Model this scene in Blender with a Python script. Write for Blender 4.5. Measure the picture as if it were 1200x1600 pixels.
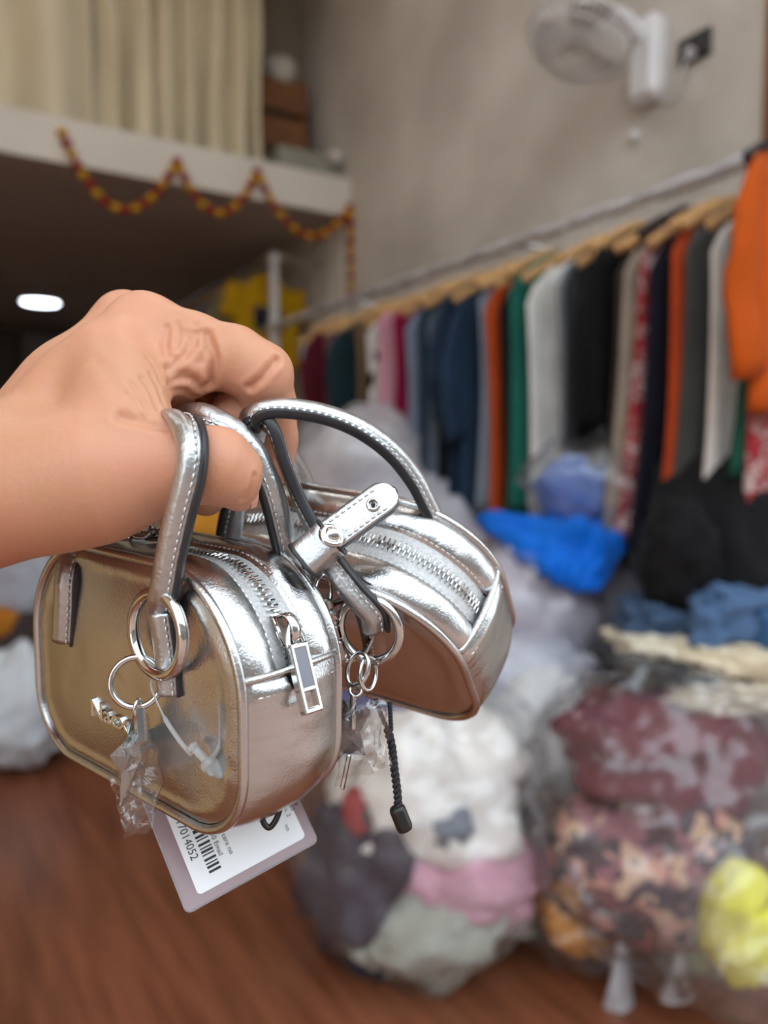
import bpy, math, random
import numpy as np
from mathutils import Matrix, Vector, noise as mnoise
random.seed(7); rng = np.random.default_rng(7)
for o in list(bpy.data.objects): bpy.data.objects.remove(o)
SC = bpy.context.scene; COL = SC.collection

# ------------------------------------------------------------------ camera
F = 1200.0                                   # focal length in pixels of the 1200 x 1600 frame
CAM_Z = 1.35
YAW = math.radians(31.8); PITCH = math.atan((800 - 712) / F)
cd = bpy.data.cameras.new('camera'); CAM = bpy.data.objects.new('camera', cd); COL.objects.link(CAM)
cd.sensor_fit = 'VERTICAL'; cd.sensor_height = 36.0; cd.lens = F / 1600 * 36; cd.clip_start = .01
CM = Matrix.Translation((0, 0, CAM_Z)) @ Matrix.Rotation(-YAW, 4, 'Z') @ Matrix.Rotation(math.pi / 2 - PITCH, 4, 'X')
CAM.matrix_world = CM
cd.dof.use_dof = True; cd.dof.focus_distance = .252; cd.dof.aperture_fstop = 6.4
SC.camera = CAM

# ------------------------------------------------------------------ daylight (overcast sky seen through the open shop front)
w = bpy.data.worlds.new('sky'); SC.world = w; w.use_nodes = True
nt = w.node_tree; bg = nt.nodes['Background']
bg.inputs[0].default_value = (.83, .925, 1.0, 1); bg.inputs[1].default_value = 2.6
vs = SC.view_settings; vs.view_transform = 'Standard'; vs.look = 'None'; vs.gamma = 1; vs.use_curve_mapping = False
vs.exposure = 0.22; SC.cycles.transparent_max_bounces = 24

# ------------------------------------------------------------------ helpers
CMn = np.array(CM)
def tw(P):                                   # camera space -> world
    P = np.asarray(P, float); return P @ CMn[:3, :3].T + CMn[:3, 3]
def cp(px, py, d):                           # pixel and depth -> camera space
    return np.array([(px - 600) * d / F, (800 - py) * d / F, -d])
def cpl(L): return np.array([cp(*q) for q in L])
def wp(px, py, d): return tw(cp(px, py, d))
def rp(px, py, axis, val):                   # where the sight line meets a plane of the room
    r = CMn[:3, :3] @ cp(px, py, 1.0); o = CMn[:3, 3]; k = 'XYZ'.index(axis)
    return o + r * (val - o[k]) / r[k]
def S(r, g, b):
    f = lambda c: (c / 255) / 12.92 if c / 255 <= .04045 else ((c / 255 + .055) / 1.055) ** 2.4
    return (f(r), f(g), f(b))
WM = {}
def tag(o, label=None, cat=None, group=None, kind=None):
    if label: o['label'] = label
    if cat: o['category'] = cat
    if group: o['group'] = group
    if kind: o['kind'] = kind
    return o
def empty(name, loc=None, matrix=None, **k):
    o = bpy.data.objects.new(name, None); COL.objects.link(o); o.empty_display_size = .05
    m = matrix if matrix is not None else Matrix.Translation(Vector(loc))
    o.matrix_world = m; WM[o.name] = m.copy(); return tag(o, **k)
def mesh_data(name, V, Fc, mat=None, smooth=True):
    me = bpy.data.meshes.new(name); me.from_pydata([tuple(map(float, v)) for v in V], [], [tuple(map(int, f)) for f in Fc]); me.update()
    if smooth: me.polygons.foreach_set('use_smooth', [True] * len(me.polygons))
    if mat is not None: me.materials.append(mat)
    return me
def part(name, me, parent, loc=None, **k):   # link mesh data given in its parent's own frame
    o = bpy.data.objects.new(name, me); COL.objects.link(o); o.parent = parent
    m = Matrix.Identity(4) if loc is None else (loc if isinstance(loc, Matrix) else Matrix.Translation(Vector(loc)))
    o.matrix_local = m; WM[o.name] = WM[parent.name] @ m; return tag(o, **k)
def wobj(name, V, Fc, mat, parent=None, smooth=True, **k):   # mesh given in world coordinates
    V = np.asarray(V, float)
    if parent is not None:
        Mi = np.array(WM[parent.name].inverted()); Vl = V @ Mi[:3, :3].T + Mi[:3, 3]
        return part(name, mesh_data(name, Vl, Fc, mat, smooth), parent, **k)
    b = np.array([(V[:, 0].min() + V[:, 0].max()) / 2, (V[:, 1].min() + V[:, 1].max()) / 2, V[:, 2].min()])
    o = bpy.data.objects.new(name, mesh_data(name, V - b, Fc, mat, smooth)); COL.objects.link(o)
    o.location = b; WM[o.name] = Matrix.Translation(Vector(b)); return tag(o, **k)
def join(parts):
    V, Fc, n = [], [], 0
    for v, f in parts:
        v = np.asarray(v, float); V.append(v); Fc += [tuple(i + n for i in q) for q in f]; n += len(v)
    return np.concatenate(V), Fc
def box(x0, x1, y0, y1, z0, z1):
    V = np.array([(x, y, z) for x in (x0, x1) for y in (y0, y1) for z in (z0, z1)], float)
    return V, [(0, 1, 3, 2), (4, 6, 7, 5), (0, 4, 5, 1), (2, 3, 7, 6), (0, 2, 6, 4), (1, 5, 7, 3)]
def bbox(c, s, ch=.12):                      # chamfered box: centre, size
    c = np.array(c, float); h = np.array(s, float) / 2; e = min(h) * 2 * ch
    V, Fc, idx = [], [], {}
    for sx in (-1, 1):
        for sy in (-1, 1):
            for sz in (-1, 1):
                for a in range(3):
                    p = np.array([sx, sy, sz]) * (h - e); p[a] = (sx, sy, sz)[a] * h[a]
                    idx[(sx, sy, sz, a)] = len(V); V.append(c + p)
    for a in range(3):
        b, d = (a + 1) % 3, (a + 2) % 3
        for s1 in (-1, 1):
            q = []
            for (u, v) in ((-1, -1), (1, -1), (1, 1), (-1, 1)):
                t = [0, 0, 0]; t[a] = s1; t[b] = u; t[d] = v; q.append(idx[(*t, a)])
            Fc.append(tuple(q if s1 > 0 else q[::-1]))
        for u in (-1, 1):
            for v in (-1, 1):
                t1 = [0, 0, 0]; t1[b] = u; t1[d] = v; t2 = list(t1); t1[a] = -1; t2[a] = 1
                q = [idx[(*t1, b)], idx[(*t2, b)], idx[(*t2, d)], idx[(*t1, d)]]
                Fc.append(tuple(q if u * v > 0 else q[::-1]))
    for sx in (-1, 1):
        for sy in (-1, 1):
            for sz in (-1, 1):
                q = [idx[(sx, sy, sz, a)] for a in range(3)]
                Fc.append(tuple(q if sx * sy * sz > 0 else q[::-1]))
    return np.array(V), Fc
def grid_faces(n, m, cu=False, cv=False):
    Fc = []
    for i in range(n if cu else n - 1):
        for j in range(m if cv else m - 1):
            Fc.append((i * m + j, i * m + (j + 1) % m, ((i + 1) % n) * m + (j + 1) % m, ((i + 1) % n) * m + j))
    return Fc
def nrm(v): v = np.asarray(v, float); return v / (np.linalg.norm(v, axis=-1, keepdims=True) + 1e-12)
def crom(P, n, closed=False):                # Catmull-Rom through control rows, evenly respaced
    P = np.asarray(P, float); m = len(P); out = []
    seg = m if closed else m - 1
    for i in range(seg):
        g = lambda k: P[k % m] if closed else P[min(max(k, 0), m - 1)]
        a, b, c, d = g(i - 1), g(i), g(i + 1), g(i + 2)
        for t in np.linspace(0, 1, 16, endpoint=False):
            out.append(.5 * (2 * b + (c - a) * t + (2 * a - 5 * b + 4 * c - d) * t * t + (3 * b - a - 3 * c + d) * t ** 3))
    out.append(P[0] if closed else P[-1]); out = np.array(out)
    s = np.concatenate([[0], np.cumsum(np.linalg.norm(np.diff(out[:, :3], axis=0), axis=1))])
    u = np.linspace(0, s[-1], n + 1 if closed else n)
    R = np.stack([np.interp(u, s, out[:, k]) for k in range(out.shape[1])], 1)
    return R[:-1] if closed else R
def frames(P, W, closed=False):
    if closed: T = nrm(np.roll(P, -1, 0) - np.roll(P, 1, 0))
    else: T = nrm(np.gradient(P, axis=0))
    W = W - (W * T).sum(1, keepdims=True) * T; W = nrm(W)
    return T, W, np.cross(T, W)
def sweep(P, W, prof, closed=False, cap=True, scale=None):
    T, Wn, Bn = frames(P, W, closed); prof = np.asarray(prof, float); n, m = len(P), len(prof)
    sc = np.ones(n) if scale is None else np.asarray(scale)
    V = (P[:, None] + sc[:, None, None] * (prof[None, :, 0:1] * Wn[:, None] + prof[None, :, 1:2] * Bn[:, None])).reshape(-1, 3)
    Fc = grid_faces(n, m, closed, True)
    if cap and not closed: Fc += [tuple(range(m))[::-1], tuple(range((n - 1) * m, n * m))]
    return V, Fc
def perp_dirs(P):
    T = nrm(np.gradient(P, axis=0)); W = np.zeros_like(P); w0 = np.cross(T[0], (0.3, .5, .8)); 
    for i in range(len(P)):
        w0 = w0 - (w0 @ T[i]) * T[i]; w0 = w0 / np.linalg.norm(w0); W[i] = w0
    return W
def circ(r, m=10, ry=None):
    a = np.linspace(0, 2 * np.pi, m, endpoint=False); return np.stack([r * np.cos(a), (ry or r) * np.sin(a)], 1)
def tube(P, r, m=10, closed=False, scale=None):
    P = np.asarray(P, float); return sweep(P, perp_dirs(P), circ(r, m), closed, True, scale)
def ring(c, n, R, r, up=(0, 1, 0), e=1.0, N=48, m=12):   # torus, optionally oval along up
    n = nrm(n); u = np.asarray(up, float); u = nrm(u - (u @ n) * n); v = np.cross(u, n)
    a = np.linspace(0, 2 * np.pi, N, endpoint=False)
    P = np.asarray(c) + R * (np.cos(a)[:, None] * v + e * np.sin(a)[:, None] * u)
    return sweep(P, np.tile(n, (N, 1)), circ(r, m), True)
def sphere(c, r, nu=24, nv=14):
    a = np.linspace(0, 2 * np.pi, nu, endpoint=False); b = np.linspace(0, np.pi, nv)
    V = np.array([[np.sin(t) * np.cos(p), np.sin(t) * np.sin(p), np.cos(t)] for t in b for p in a]) * np.asarray(r) + np.asarray(c)
    return V, [tuple(q[::-1]) for q in grid_faces(nv, nu, False, True)]
def nz(P, f, seed=0, oct=3):                 # fractal noise at points
    o = np.array([seed * 13.7, seed * 7.1, seed * 3.3])
    return np.array([mnoise.fractal(Vector(p * f + o), 1.0, 2.0, oct) for p in np.asarray(P)])

# ------------------------------------------------------------------ materials
MATS = {}
def mat(name, col, rough=.6, metal=0., var=.12, vscale=6., bump=.15, bscale=40., spec=.5, sss=0., coat=0., sheen=0., col2=None, aniso=None, emit=None, dist=.002, detail=4., stretch=None):
    m = bpy.data.materials.new(name); m.use_nodes = True; n = m.node_tree.nodes; l = m.node_tree.links; b = n['Principled BSDF']
    tc = n.new('ShaderNodeTexCoord'); mp = n.new('ShaderNodeMapping'); l.new(tc.outputs['Object'], mp.inputs[0])
    if stretch: mp.inputs['Rotation'].default_value = (0, 0, stretch[0]); mp.inputs['Scale'].default_value = stretch[1:]
    t = n.new('ShaderNodeTexNoise'); t.inputs['Scale'].default_value = vscale; t.inputs['Detail'].default_value = detail; l.new(mp.outputs[0], t.inputs[0])
    r = n.new('ShaderNodeValToRGB'); l.new(t.outputs[0], r.inputs[0])
    c2 = col2 if col2 else tuple(min(1, c * (1 + var)) for c in col)
    c1 = col if col2 else tuple(c * (1 - var) for c in col)
    r.color_ramp.elements[0].position = .34; r.color_ramp.elements[1].position = .66
    r.color_ramp.elements[0].color = (*c1, 1); r.color_ramp.elements[1].color = (*c2, 1); l.new(r.outputs[0], b.inputs['Base Color'])
    b.inputs['Roughness'].default_value = rough; b.inputs['Metallic'].default_value = metal
    b.inputs['Specular IOR Level'].default_value = spec; b.inputs['Coat Weight'].default_value = coat; b.inputs['Sheen Weight'].default_value = sheen
    if sss: b.inputs['Subsurface Weight'].default_value = sss; b.inputs['Subsurface Radius'].default_value = (.010, .004, .0022); b.inputs['Subsurface Scale'].default_value = 1.0
    if bump:
        t2 = n.new('ShaderNodeTexNoise'); t2.inputs['Scale'].default_value = bscale; t2.inputs['Detail'].default_value = 5; l.new(tc.outputs['Object'], t2.inputs[0])
        bp = n.new('ShaderNodeBump'); bp.inputs['Strength'].default_value = bump; bp.inputs['Distance'].default_value = dist
        l.new(t2.outputs[0], bp.inputs['Height']); l.new(bp.outputs[0], b.inputs['Normal'])
    if emit: b.inputs['Emission Color'].default_value = (*emit[0], 1); b.inputs['Emission Strength'].default_value = emit[1]
    MATS[name] = m; return m
def film(name, milk=.10, gloss=.5, tint=(.9, .9, .93), rough=.12, bscale=30, bump=.6, dist=.01):
    m = bpy.data.materials.new(name); m.use_nodes = True; n = m.node_tree.nodes; l = m.node_tree.links; n.clear()
    out = n.new('ShaderNodeOutputMaterial'); tr = n.new('ShaderNodeBsdfTransparent'); gl = n.new('ShaderNodeBsdfGlossy'); df = n.new('ShaderNodeBsdfDiffuse')
    gl.inputs['Roughness'].default_value = rough; df.inputs[0].default_value = (*tint, 1); tr.inputs[0].default_value = (.97, .97, .97, 1)
    tc = n.new('ShaderNodeTexCoord'); t = n.new('ShaderNodeTexNoise'); t.inputs['Scale'].default_value = bscale; t.inputs['Detail'].default_value = 3; t.inputs['Distortion'].default_value = 1.2
    l.new(tc.outputs['Object'], t.inputs[0]); bp = n.new('ShaderNodeBump'); bp.inputs['Strength'].default_value = bump; bp.inputs['Distance'].default_value = dist
    l.new(t.outputs[0], bp.inputs['Height']); l.new(bp.outputs[0], gl.inputs['Normal'])
    fr = n.new('ShaderNodeFresnel'); gm = n.new('ShaderNodeNewGeometry'); io = n.new('ShaderNodeMath'); io.operation = 'MULTIPLY_ADD'; io.inputs[1].default_value = 1 / 1.5 - 1.5; io.inputs[2].default_value = 1.5; l.new(gm.outputs['Backfacing'], io.inputs[0]); l.new(io.outputs[0], fr.inputs['IOR'])   # a thin sheet: the same on both sides
    l.new(bp.outputs[0], fr.inputs['Normal'])
    mu = n.new('ShaderNodeMath'); mu.operation = 'MULTIPLY_ADD'; mu.use_clamp = True; mu.inputs[1].default_value = 1.3; mu.inputs[2].default_value = gloss * .12; l.new(fr.outputs[0], mu.inputs[0])
    t3 = n.new('ShaderNodeTexNoise'); t3.inputs['Scale'].default_value = bscale * .4; l.new(tc.outputs['Object'], t3.inputs[0])
    mk = n.new('ShaderNodeMath'); mk.operation = 'MULTIPLY'; mk.use_clamp = True; mk.inputs[1].default_value = milk * 2; l.new(t3.outputs[0], mk.inputs[0])
    m1 = n.new('ShaderNodeMixShader'); l.new(mk.outputs[0], m1.inputs[0]); l.new(tr.outputs[0], m1.inputs[1]); l.new(df.outputs[0], m1.inputs[2])
    m2 = n.new('ShaderNodeMixShader'); l.new(mu.outputs[0], m2.inputs[0]); l.new(m1.outputs[0], m2.inputs[1]); l.new(gl.outputs[0], m2.inputs[2])
    l.new(m2.outputs[0], out.inputs[0]); MATS[name] = m; return m
def cells(name, cols, scale, rough=.75):     # printed pattern: random patches of colour
    m = bpy.data.materials.new(name); m.use_nodes = True; n = m.node_tree.nodes; l = m.node_tree.links; b = n['Principled BSDF']
    tc = n.new('ShaderNodeTexCoord'); t0 = n.new('ShaderNodeTexNoise'); t0.inputs['Scale'].default_value = scale * .8; l.new(tc.outputs['Object'], t0.inputs[0])
    mx = n.new('ShaderNodeMixRGB'); mx.inputs[0].default_value = .12; l.new(tc.outputs['Object'], mx.inputs[1]); l.new(t0.outputs['Color'], mx.inputs[2])
    v = n.new('ShaderNodeTexVoronoi'); v.inputs['Scale'].default_value = scale; l.new(mx.outputs[0], v.inputs[0])
    sp = n.new('ShaderNodeSeparateColor'); l.new(v.outputs['Color'], sp.inputs[0]); r = n.new('ShaderNodeValToRGB'); r.color_ramp.interpolation = 'CONSTANT'; l.new(sp.outputs[0], r.inputs[0])
    e = r.color_ramp.elements
    while len(e) < len(cols): e.new(.5)
    for i, c in enumerate(cols): e[i].position = i / len(cols); e[i].color = (*c, 1)
    l.new(r.outputs[0], b.inputs['Base Color']); b.inputs['Roughness'].default_value = rough; MATS[name] = m; return m
M_SILVER = mat('silver_leather', (.60, .605, .61), rough=.21, metal=1, var=.03, vscale=30, bump=.42, bscale=1300, dist=.0003)
M_STRAP = mat('silver_strap_leather', (.55, .558, .566), rough=.35, metal=1, var=.03, vscale=60, bump=.5, bscale=500, dist=.0006)
M_CHROME = mat('polished_chrome', (.66, .66, .65), rough=.06, metal=1, var=.02, vscale=20, bump=0)
M_CHROMED = mat('dark_polished_metal', (.13, .125, .14), rough=.12, metal=1, var=.03, vscale=20, bump=0)
M_EDGE = mat('black_edge_paint', S(42, 42, 46), rough=.35, var=.15, vscale=200, bump=.1, bscale=900, dist=.0002)
M_TAPE = mat('silver_zip_tape', (.60, .60, .60), rough=.55, metal=.5, var=.12, vscale=900, bump=.8, bscale=1800, dist=.0004)
M_THREAD = mat('silver_thread', (.80, .80, .79), rough=.4, metal=.6, var=.05, vscale=300, bump=0)
M_SKIN = None
M_CORD = mat('black_braided_cord', S(28, 28, 30), rough=.7, var=.3, vscale=900, bump=.8, bscale=1400, dist=.0005)
M_NYLON = mat('milky_nylon', S(225, 225, 225), rough=.25, var=.05, bump=0, spec=.6)
M_NYLON.node_tree.nodes['Principled BSDF'].inputs['Transmission Weight'].default_value = .75
M_CARD = mat('white_card', S(236, 238, 240), rough=.5, var=.02, vscale=40, bump=.05, bscale=300, dist=.0002)
M_INK = mat('black_ink', S(45, 48, 52), rough=.6, var=.1, vscale=300, bump=0)
M_SLEEVE = mat('mauve_vinyl_border', S(150, 128, 132), rough=.22, var=.06, vscale=30, bump=.1, bscale=60, dist=.001)
M_FILM = film('clear_cellophane', milk=.004, gloss=.3, bscale=90, bump=.5, dist=.003, rough=.06)
M_BAGFILM = film('clear_polythene', milk=.045, gloss=.3, bscale=9, bump=.7, dist=.018, rough=.10)
M_BAGMILK = film('milky_polythene', milk=.55, gloss=.5, tint=(.80, .80, .86), bscale=14, bump=.7, dist=.02, rough=.2)
M_WALL = mat('cement_plaster', S(184, 177, 168), rough=.85, col2=S(216, 210, 202), vscale=1.5, bump=.6, bscale=9, dist=.012, detail=8)
M_WHITEWALL = mat('off_white_paint', S(220, 215, 205), rough=.7, var=.05, vscale=2, bump=.2, bscale=14)
M_LOFTSIDE = mat('olive_grey_paint', S(140, 132, 116), rough=.85, var=.1, vscale=2, bump=.2, bscale=14)
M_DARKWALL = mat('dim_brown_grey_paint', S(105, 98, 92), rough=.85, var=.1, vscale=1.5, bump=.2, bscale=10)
M_SOFFIT = mat('grey_soffit_paint', S(186, 178, 174), rough=.8, var=.06, vscale=1.5, bump=.2, bscale=10)
M_TANWALL = mat('tan_painted_wall', S(226, 204, 168), rough=.7, var=.1, vscale=1.2, bump=.2, bscale=10)
M_PAVE = mat('terracotta_pavement', S(158, 130, 116), rough=.9, var=.12, vscale=2, bump=.3, bscale=20)
M_FLOOR = mat('reddish_wood_laminate', S(112, 65, 43), rough=.32, col2=S(142, 86, 60), vscale=3.0, bump=.08, bscale=60, stretch=(math.radians(-26), 9, .8, 1), detail=7)
M_CURTAIN = mat('cream_curtain_cloth', S(228, 218, 190), rough=.8, var=.05, vscale=3, bump=.2, bscale=90, sheen=.3)
M_WOOD = mat('pale_wood', S(205, 160, 105), rough=.55, var=.15, vscale=12, bump=.1, bscale=60)
M_CRATE = mat('brown_wood', S(125, 82, 48), rough=.7, var=.2, vscale=8, bump=.2, bscale=50)
M_RAIL = mat('galvanised_rail_paint', S(200, 200, 202), rough=.35, var=.08, vscale=30, bump=.1, bscale=80)
M_STEEL = mat('brushed_steel', (.72, .72, .73), rough=.25, metal=1, var=.05, vscale=20, bump=.1, bscale=80)
M_WPLAST = mat('white_plastic', S(228, 228, 230), rough=.4, var=.03, bump=0)
M_GPLAST = mat('grey_plastic', S(196, 194, 192), rough=.5, var=.05, bump=0)
M_BPLAST = mat('black_plastic', S(32, 28, 27), rough=.35, var=.05, bump=0)
M_WPAINT = mat('white_painted_metal', S(215, 213, 212), rough=.4, var=.04, bump=0)
_cl = {}
def cloth(rgb, rough=.85, sheen=.04):
    k = (rgb, rough)
    if k not in _cl: _cl[k] = mat('cloth_%d_%d_%d' % rgb, S(*rgb), rough=rough, var=.10, vscale=9, bump=.3, bscale=60, dist=.004, sheen=sheen, spec=.2)
    return _cl[k]
# ------------------------------------------------------------------ the shop: X towards the rail wall, Y into the shop, open front at Y = -.35
XR, XL, YF, YL, YB, ZS0, ZS1, ZC = 2.43, -2.6, -.35, 4.34, 10.2, 2.87, 3.075, 4.7
def struct(name, geo, m, parent=None, smooth=False, **k):
    o = wobj(name, geo[0], geo[1], m, parent, smooth, **k)
    if parent is None: o['kind'] = 'structure'
    return o
struct('floor', box(XL, XR, YF, YB, -.1, 0), M_FLOOR, label='reddish brown wood laminate floor with long grain')
struct('wall_right', box(XR, XR + .15, YF, YB, 0, ZC), M_WALL, label='rough beige cement plaster wall behind the clothes rail')
struct('wall_left', box(XL - .15, XL, YF, YB, 0, ZC), M_TANWALL, label='tan painted wall on the left of the shop')
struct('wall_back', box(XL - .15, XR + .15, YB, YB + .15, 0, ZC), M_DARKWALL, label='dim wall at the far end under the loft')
struct('ceiling', box(XL - .15, XR + .15, YF, YB + .15, ZC, ZC + .15), M_WHITEWALL, label='pale shop ceiling above the loft')
struct('pavement_added_outside', box(-14, 14, -16, YF, -.22, -.12), M_PAVE, label='terracotta pavement added outside the open front for warm reflections')  # ground added out of view for warm light and reflections in the bags
M_FACADE = mat('weathered_facade', S(132, 124, 116), rough=.9, var=.12, vscale=.8, bump=.2, bscale=6)
fac = struct('wall_added_across_street', box(-14, 14, -8.3, -8, -.2, 5.0), M_FACADE, label='weathered facade added across the street for darker reflections')  # unseen facade added to darken the reflections in the silver
for k in range(7):
    xx = -9 + k * 3
    wobj('shutter', *bbox((xx, -7.97, 1.25), (2.2, .06, 2.5), .05), mat('shutter_paint_%d' % k, S(*((96, 100, 104), (120, 84, 70), (84, 96, 90))[k % 3]), rough=.6, bump=0), fac, False)
    wobj('window_shutter', *bbox((xx, -7.97, 3.9), (1.2, .06, 1.1), .05), MATS['shutter_paint_%d' % ((k + 1) % 3 if k > 2 else 0)], fac, False)
struct('loft_slab', box(XL, XR, YL + .02, YB, ZS0, ZS1 - .02), M_SOFFIT, label='grey underside of the loft slab')
struct('trim_1', box(XL, XR, YL - .02, YL + .02, ZS0 - .02, ZS1), M_WHITEWALL, label='off-white fascia beam along the front of the loft')
struct('wall_loft', box(XL, XR, 4.95, 5.05, ZS1 - .02, ZC), M_LOFTSIDE, label='olive grey wall at the back of the loft ledge')
pl = rp(537, 400, 'Y', 4.5)
struct('trim_2', box(pl[0] - .06, XR, 4.40, 4.62, 0, ZS0), M_WHITEWALL, label='pale pilaster under the end of the loft beam')
pr = rp(1192, 100, 'X', XR)
struct('trim_3', box(XR - .012, XR, pr[1] - .12, pr[1] - .012, 0, ZC), M_CRATE, label='dark brown wooden trim at the right end of the plaster wall')
# recessed round lamp under the loft
c = rp(63, 469, 'Z', ZS0)
lamp = empty('ceiling_lamp', loc=(c[0], c[1], ZS0), label='glowing round ceiling lamp under the dark loft', cat='lamp')
M_GLOW = mat('lamp_diffuser', S(235, 240, 255), rough=.5, var=.01, bump=0, emit=((.86, .92, 1.0), 9))
a = np.linspace(0, 2 * np.pi, 32, endpoint=False)
V = np.concatenate([np.stack([c[0] + .16 * np.cos(a), c[1] + .16 * np.sin(a), np.full(32, ZS0 - .03)], 1), np.stack([c[0] + .17 * np.cos(a), c[1] + .17 * np.sin(a), np.full(32, ZS0)], 1)])
wobj('diffuser', V, grid_faces(2, 32, False, True) + [tuple(range(32))[::-1]], M_GLOW, lamp)
wobj('rim', *ring((c[0], c[1], ZS0 - .012), (0, 0, 1), .18, .014), M_WPLAST, lamp)

M_PANEL = mat('fill_panel_diffuser', S(240, 240, 238), rough=.5, var=.01, bump=0, emit=((1.0, .98, .95), 6))  # unseen ceiling panels added to brighten the walls and loft
for (x, y, wd) in ((1.1, .9, 'nearest the plaster wall at the front'), (-1.1, .9, 'at the front left of the shop'), (1.1, 2.9, 'between the fan and the loft'), (-1.1, 2.9, 'at the left in front of the loft')):
    lp = empty('added_fill_lamp', loc=(x, y, ZC), label='square white fill lamp added on the ceiling ' + wd, cat='lamp', group='added ceiling fill lamps')
    wobj('diffuser', *bbox((x, y, ZC - .018), (.60, .60, .02), .1), M_PANEL, lp, False)
    for (cx, cy, sx, sy) in ((x, y - .32, .68, .04), (x, y + .32, .68, .04), (x - .32, y, .04, .60), (x + .32, y, .04, .60)): wobj('frame_bar', *bbox((cx, cy, ZC - .02), (sx, sy, .04), .1), M_WPLAST, lp, False)
# ------------------------------------------------------------------ loft: curtains, boxes, marigold garland
def curtain(x0, x1, y, z0, z1, folds, seed, label, swoop=0.):
    n, m = 26, 120; V = []
    for i in range(n):
        v = i / (n - 1)
        for j in range(m):
            u = j / (m - 1); x = x0 + (x1 - x0) * u; a = .06 + .05 * v
            w_ = math.sin(folds * 2 * math.pi * (u + .03 * mnoise.noise(Vector((u * 4, v, seed)))) + seed) + .9 * mnoise.noise(Vector((u * 11, v * 2.2, seed * 3)))
            z = z1 + (z0 - z1) * v * (1 - swoop * (1 - u) * .6 - .02 * abs(mnoise.noise(Vector((u * 9, 3, seed))))); V.append((x + .02 * v * math.cos(folds * 6.28 * u), y + a * w_, z))
    V = np.array(V); Q = V + np.array([0, .004, 0]); g = grid_faces(n, m); k = n * m
    rim = list(range(m)) + list(range(2 * m - 1, n * m, m)) + list(range(n * m - 2, (n - 1) * m - 1, -1)) + list(range((n - 2) * m, 0, -m))
    side = [(rim[i], rim[(i + 1) % len(rim)], rim[(i + 1) % len(rim)] + k, rim[i] + k) for i in range(len(rim))]
    return wobj('curtain', np.concatenate([V, Q]), [f[::-1] for f in g] + [tuple(t + k for t in f) for f in g] + [s[::-1] for s in side], M_CURTAIN, None, label=label, cat='curtain', group='cream curtains along the loft')
xr = rp(410, 150, 'Y', 4.46)[0]; xm = rp(252, 150, 'Y', 4.47)[0]; xl = rp(120, 150, 'Y', 4.5)[0]
curtain(xm - .05, xr, 4.52, ZS1 + .005, ZC - .02, 4.5, 1.2, 'cream curtain with narrow straight folds nearest the plaster wall')
curtain(xl - .05, xm + .06, 4.62, ZS1 + .005, ZC - .02, 2.6, 4.4, 'cream curtain hanging in the middle of the loft opening')
curtain(XL + .3, xl + .1, 4.56, ZS1 + .005, ZC - .02, 7, 7.7, 'cream curtain swept aside at the left of the loft', swoop=.0)
def ang_box(name, px0, px1, py0, py1, y, dy, m, label, cat, slats=None):
    a, b = rp(px0, py1, 'Y', y), rp(px1, py1, 'Y', y); z0 = ZS1; z1 = rp((px0 + px1) / 2, py0, 'Y', y)[2]
    if slats is None: return wobj(name, *bbox(((a[0] + b[0]) / 2, y + dy / 2, (z0 + z1) / 2), (b[0] - a[0], dy, z1 - z0), .06), m, None, False, label=label, cat=cat)
    r = empty(name, loc=((a[0] + b[0]) / 2, y + dy / 2, z0), label=label, cat=cat); h = (z1 - z0) / slats
    for k in range(slats): wobj('slat', *bbox(((a[0] + b[0]) / 2, y + .01, z0 + h * (k + .5)), (b[0] - a[0], .02, h * .8), .1), m, r, False)
    for xx in (a[0] + .02, b[0] - .02): wobj('corner_post', *bbox((xx, y + .035, (z0 + z1) / 2), (.04, .03, z1 - z0 + .04), .1), m, r, False)
    wobj('side_board', *bbox((a[0] + .01, y + dy / 2, (z0 + z1) / 2), (.02, dy - .04, (z1 - z0) * .95), .1), m, r, False); wobj('side_board', *bbox((b[0] - .01, y + dy / 2, (z0 + z1) / 2), (.02, dy - .04, (z1 - z0) * .95), .1), m, r, False)
    return r
ang_box('wooden_crate', 405, 482, 120, 232, 4.70, .2, M_CRATE, 'brown slatted wooden crate beside the curtain on the loft', 'crate', 3)
def blob(name, c, r, seed, m, label, cat, amp=.22, freq=2.2, sub=(40, 26), zmin=0., power=1., fold=0., parent=None, group=None, rot=0., tail=None, kind=None, crinkle=0.):
    """a soft bundle: ellipsoid with folds, flattened where it lies"""
    nu, nv = sub; V, Fc = sphere((0, 0, 0), (1, 1, 1), nu, nv)
    V = np.sign(V) * np.abs(V) ** power; out = []
    cr, sr = math.cos(rot), math.sin(rot)
    for p in V:
        k = 1 + amp * mnoise.fractal(Vector(p * freq + np.array([seed, seed * 2.3, 0])), 1, 2, 3)
        if fold: k += fold * (abs(mnoise.noise(Vector((p[0] * 2.4 + seed, p[1] * 2.4, p[2] * 6.0)))) - .2)
        if crinkle: k += crinkle * (1 - 2 * abs(mnoise.noise(Vector(p * 7.0 + np.array([seed, 1, 2]))))) + crinkle * .5 * (1 - 2 * abs(mnoise.noise(Vector(p * 15.0))))
        q = p * k * np.array(r); q = np.array([q[0] * cr - q[1] * sr, q[0] * sr + q[1] * cr, q[2]]) + np.array(c)
        out.append((q[0], q[1], max(q[2], zmin)))
    return wobj(name, np.array(out), Fc, m, parent, label=label, cat=cat, group=group, kind=kind)
q = rp(452, 215, 'Y', 4.62); blob('cloth_bag', (q[0], 4.62, ZS1 + .09), (.09, .06, .10), 3, cloth((150, 22, 26)), 'small red cloth bag in front of the loft crate', 'bag', zmin=ZS1)
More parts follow.
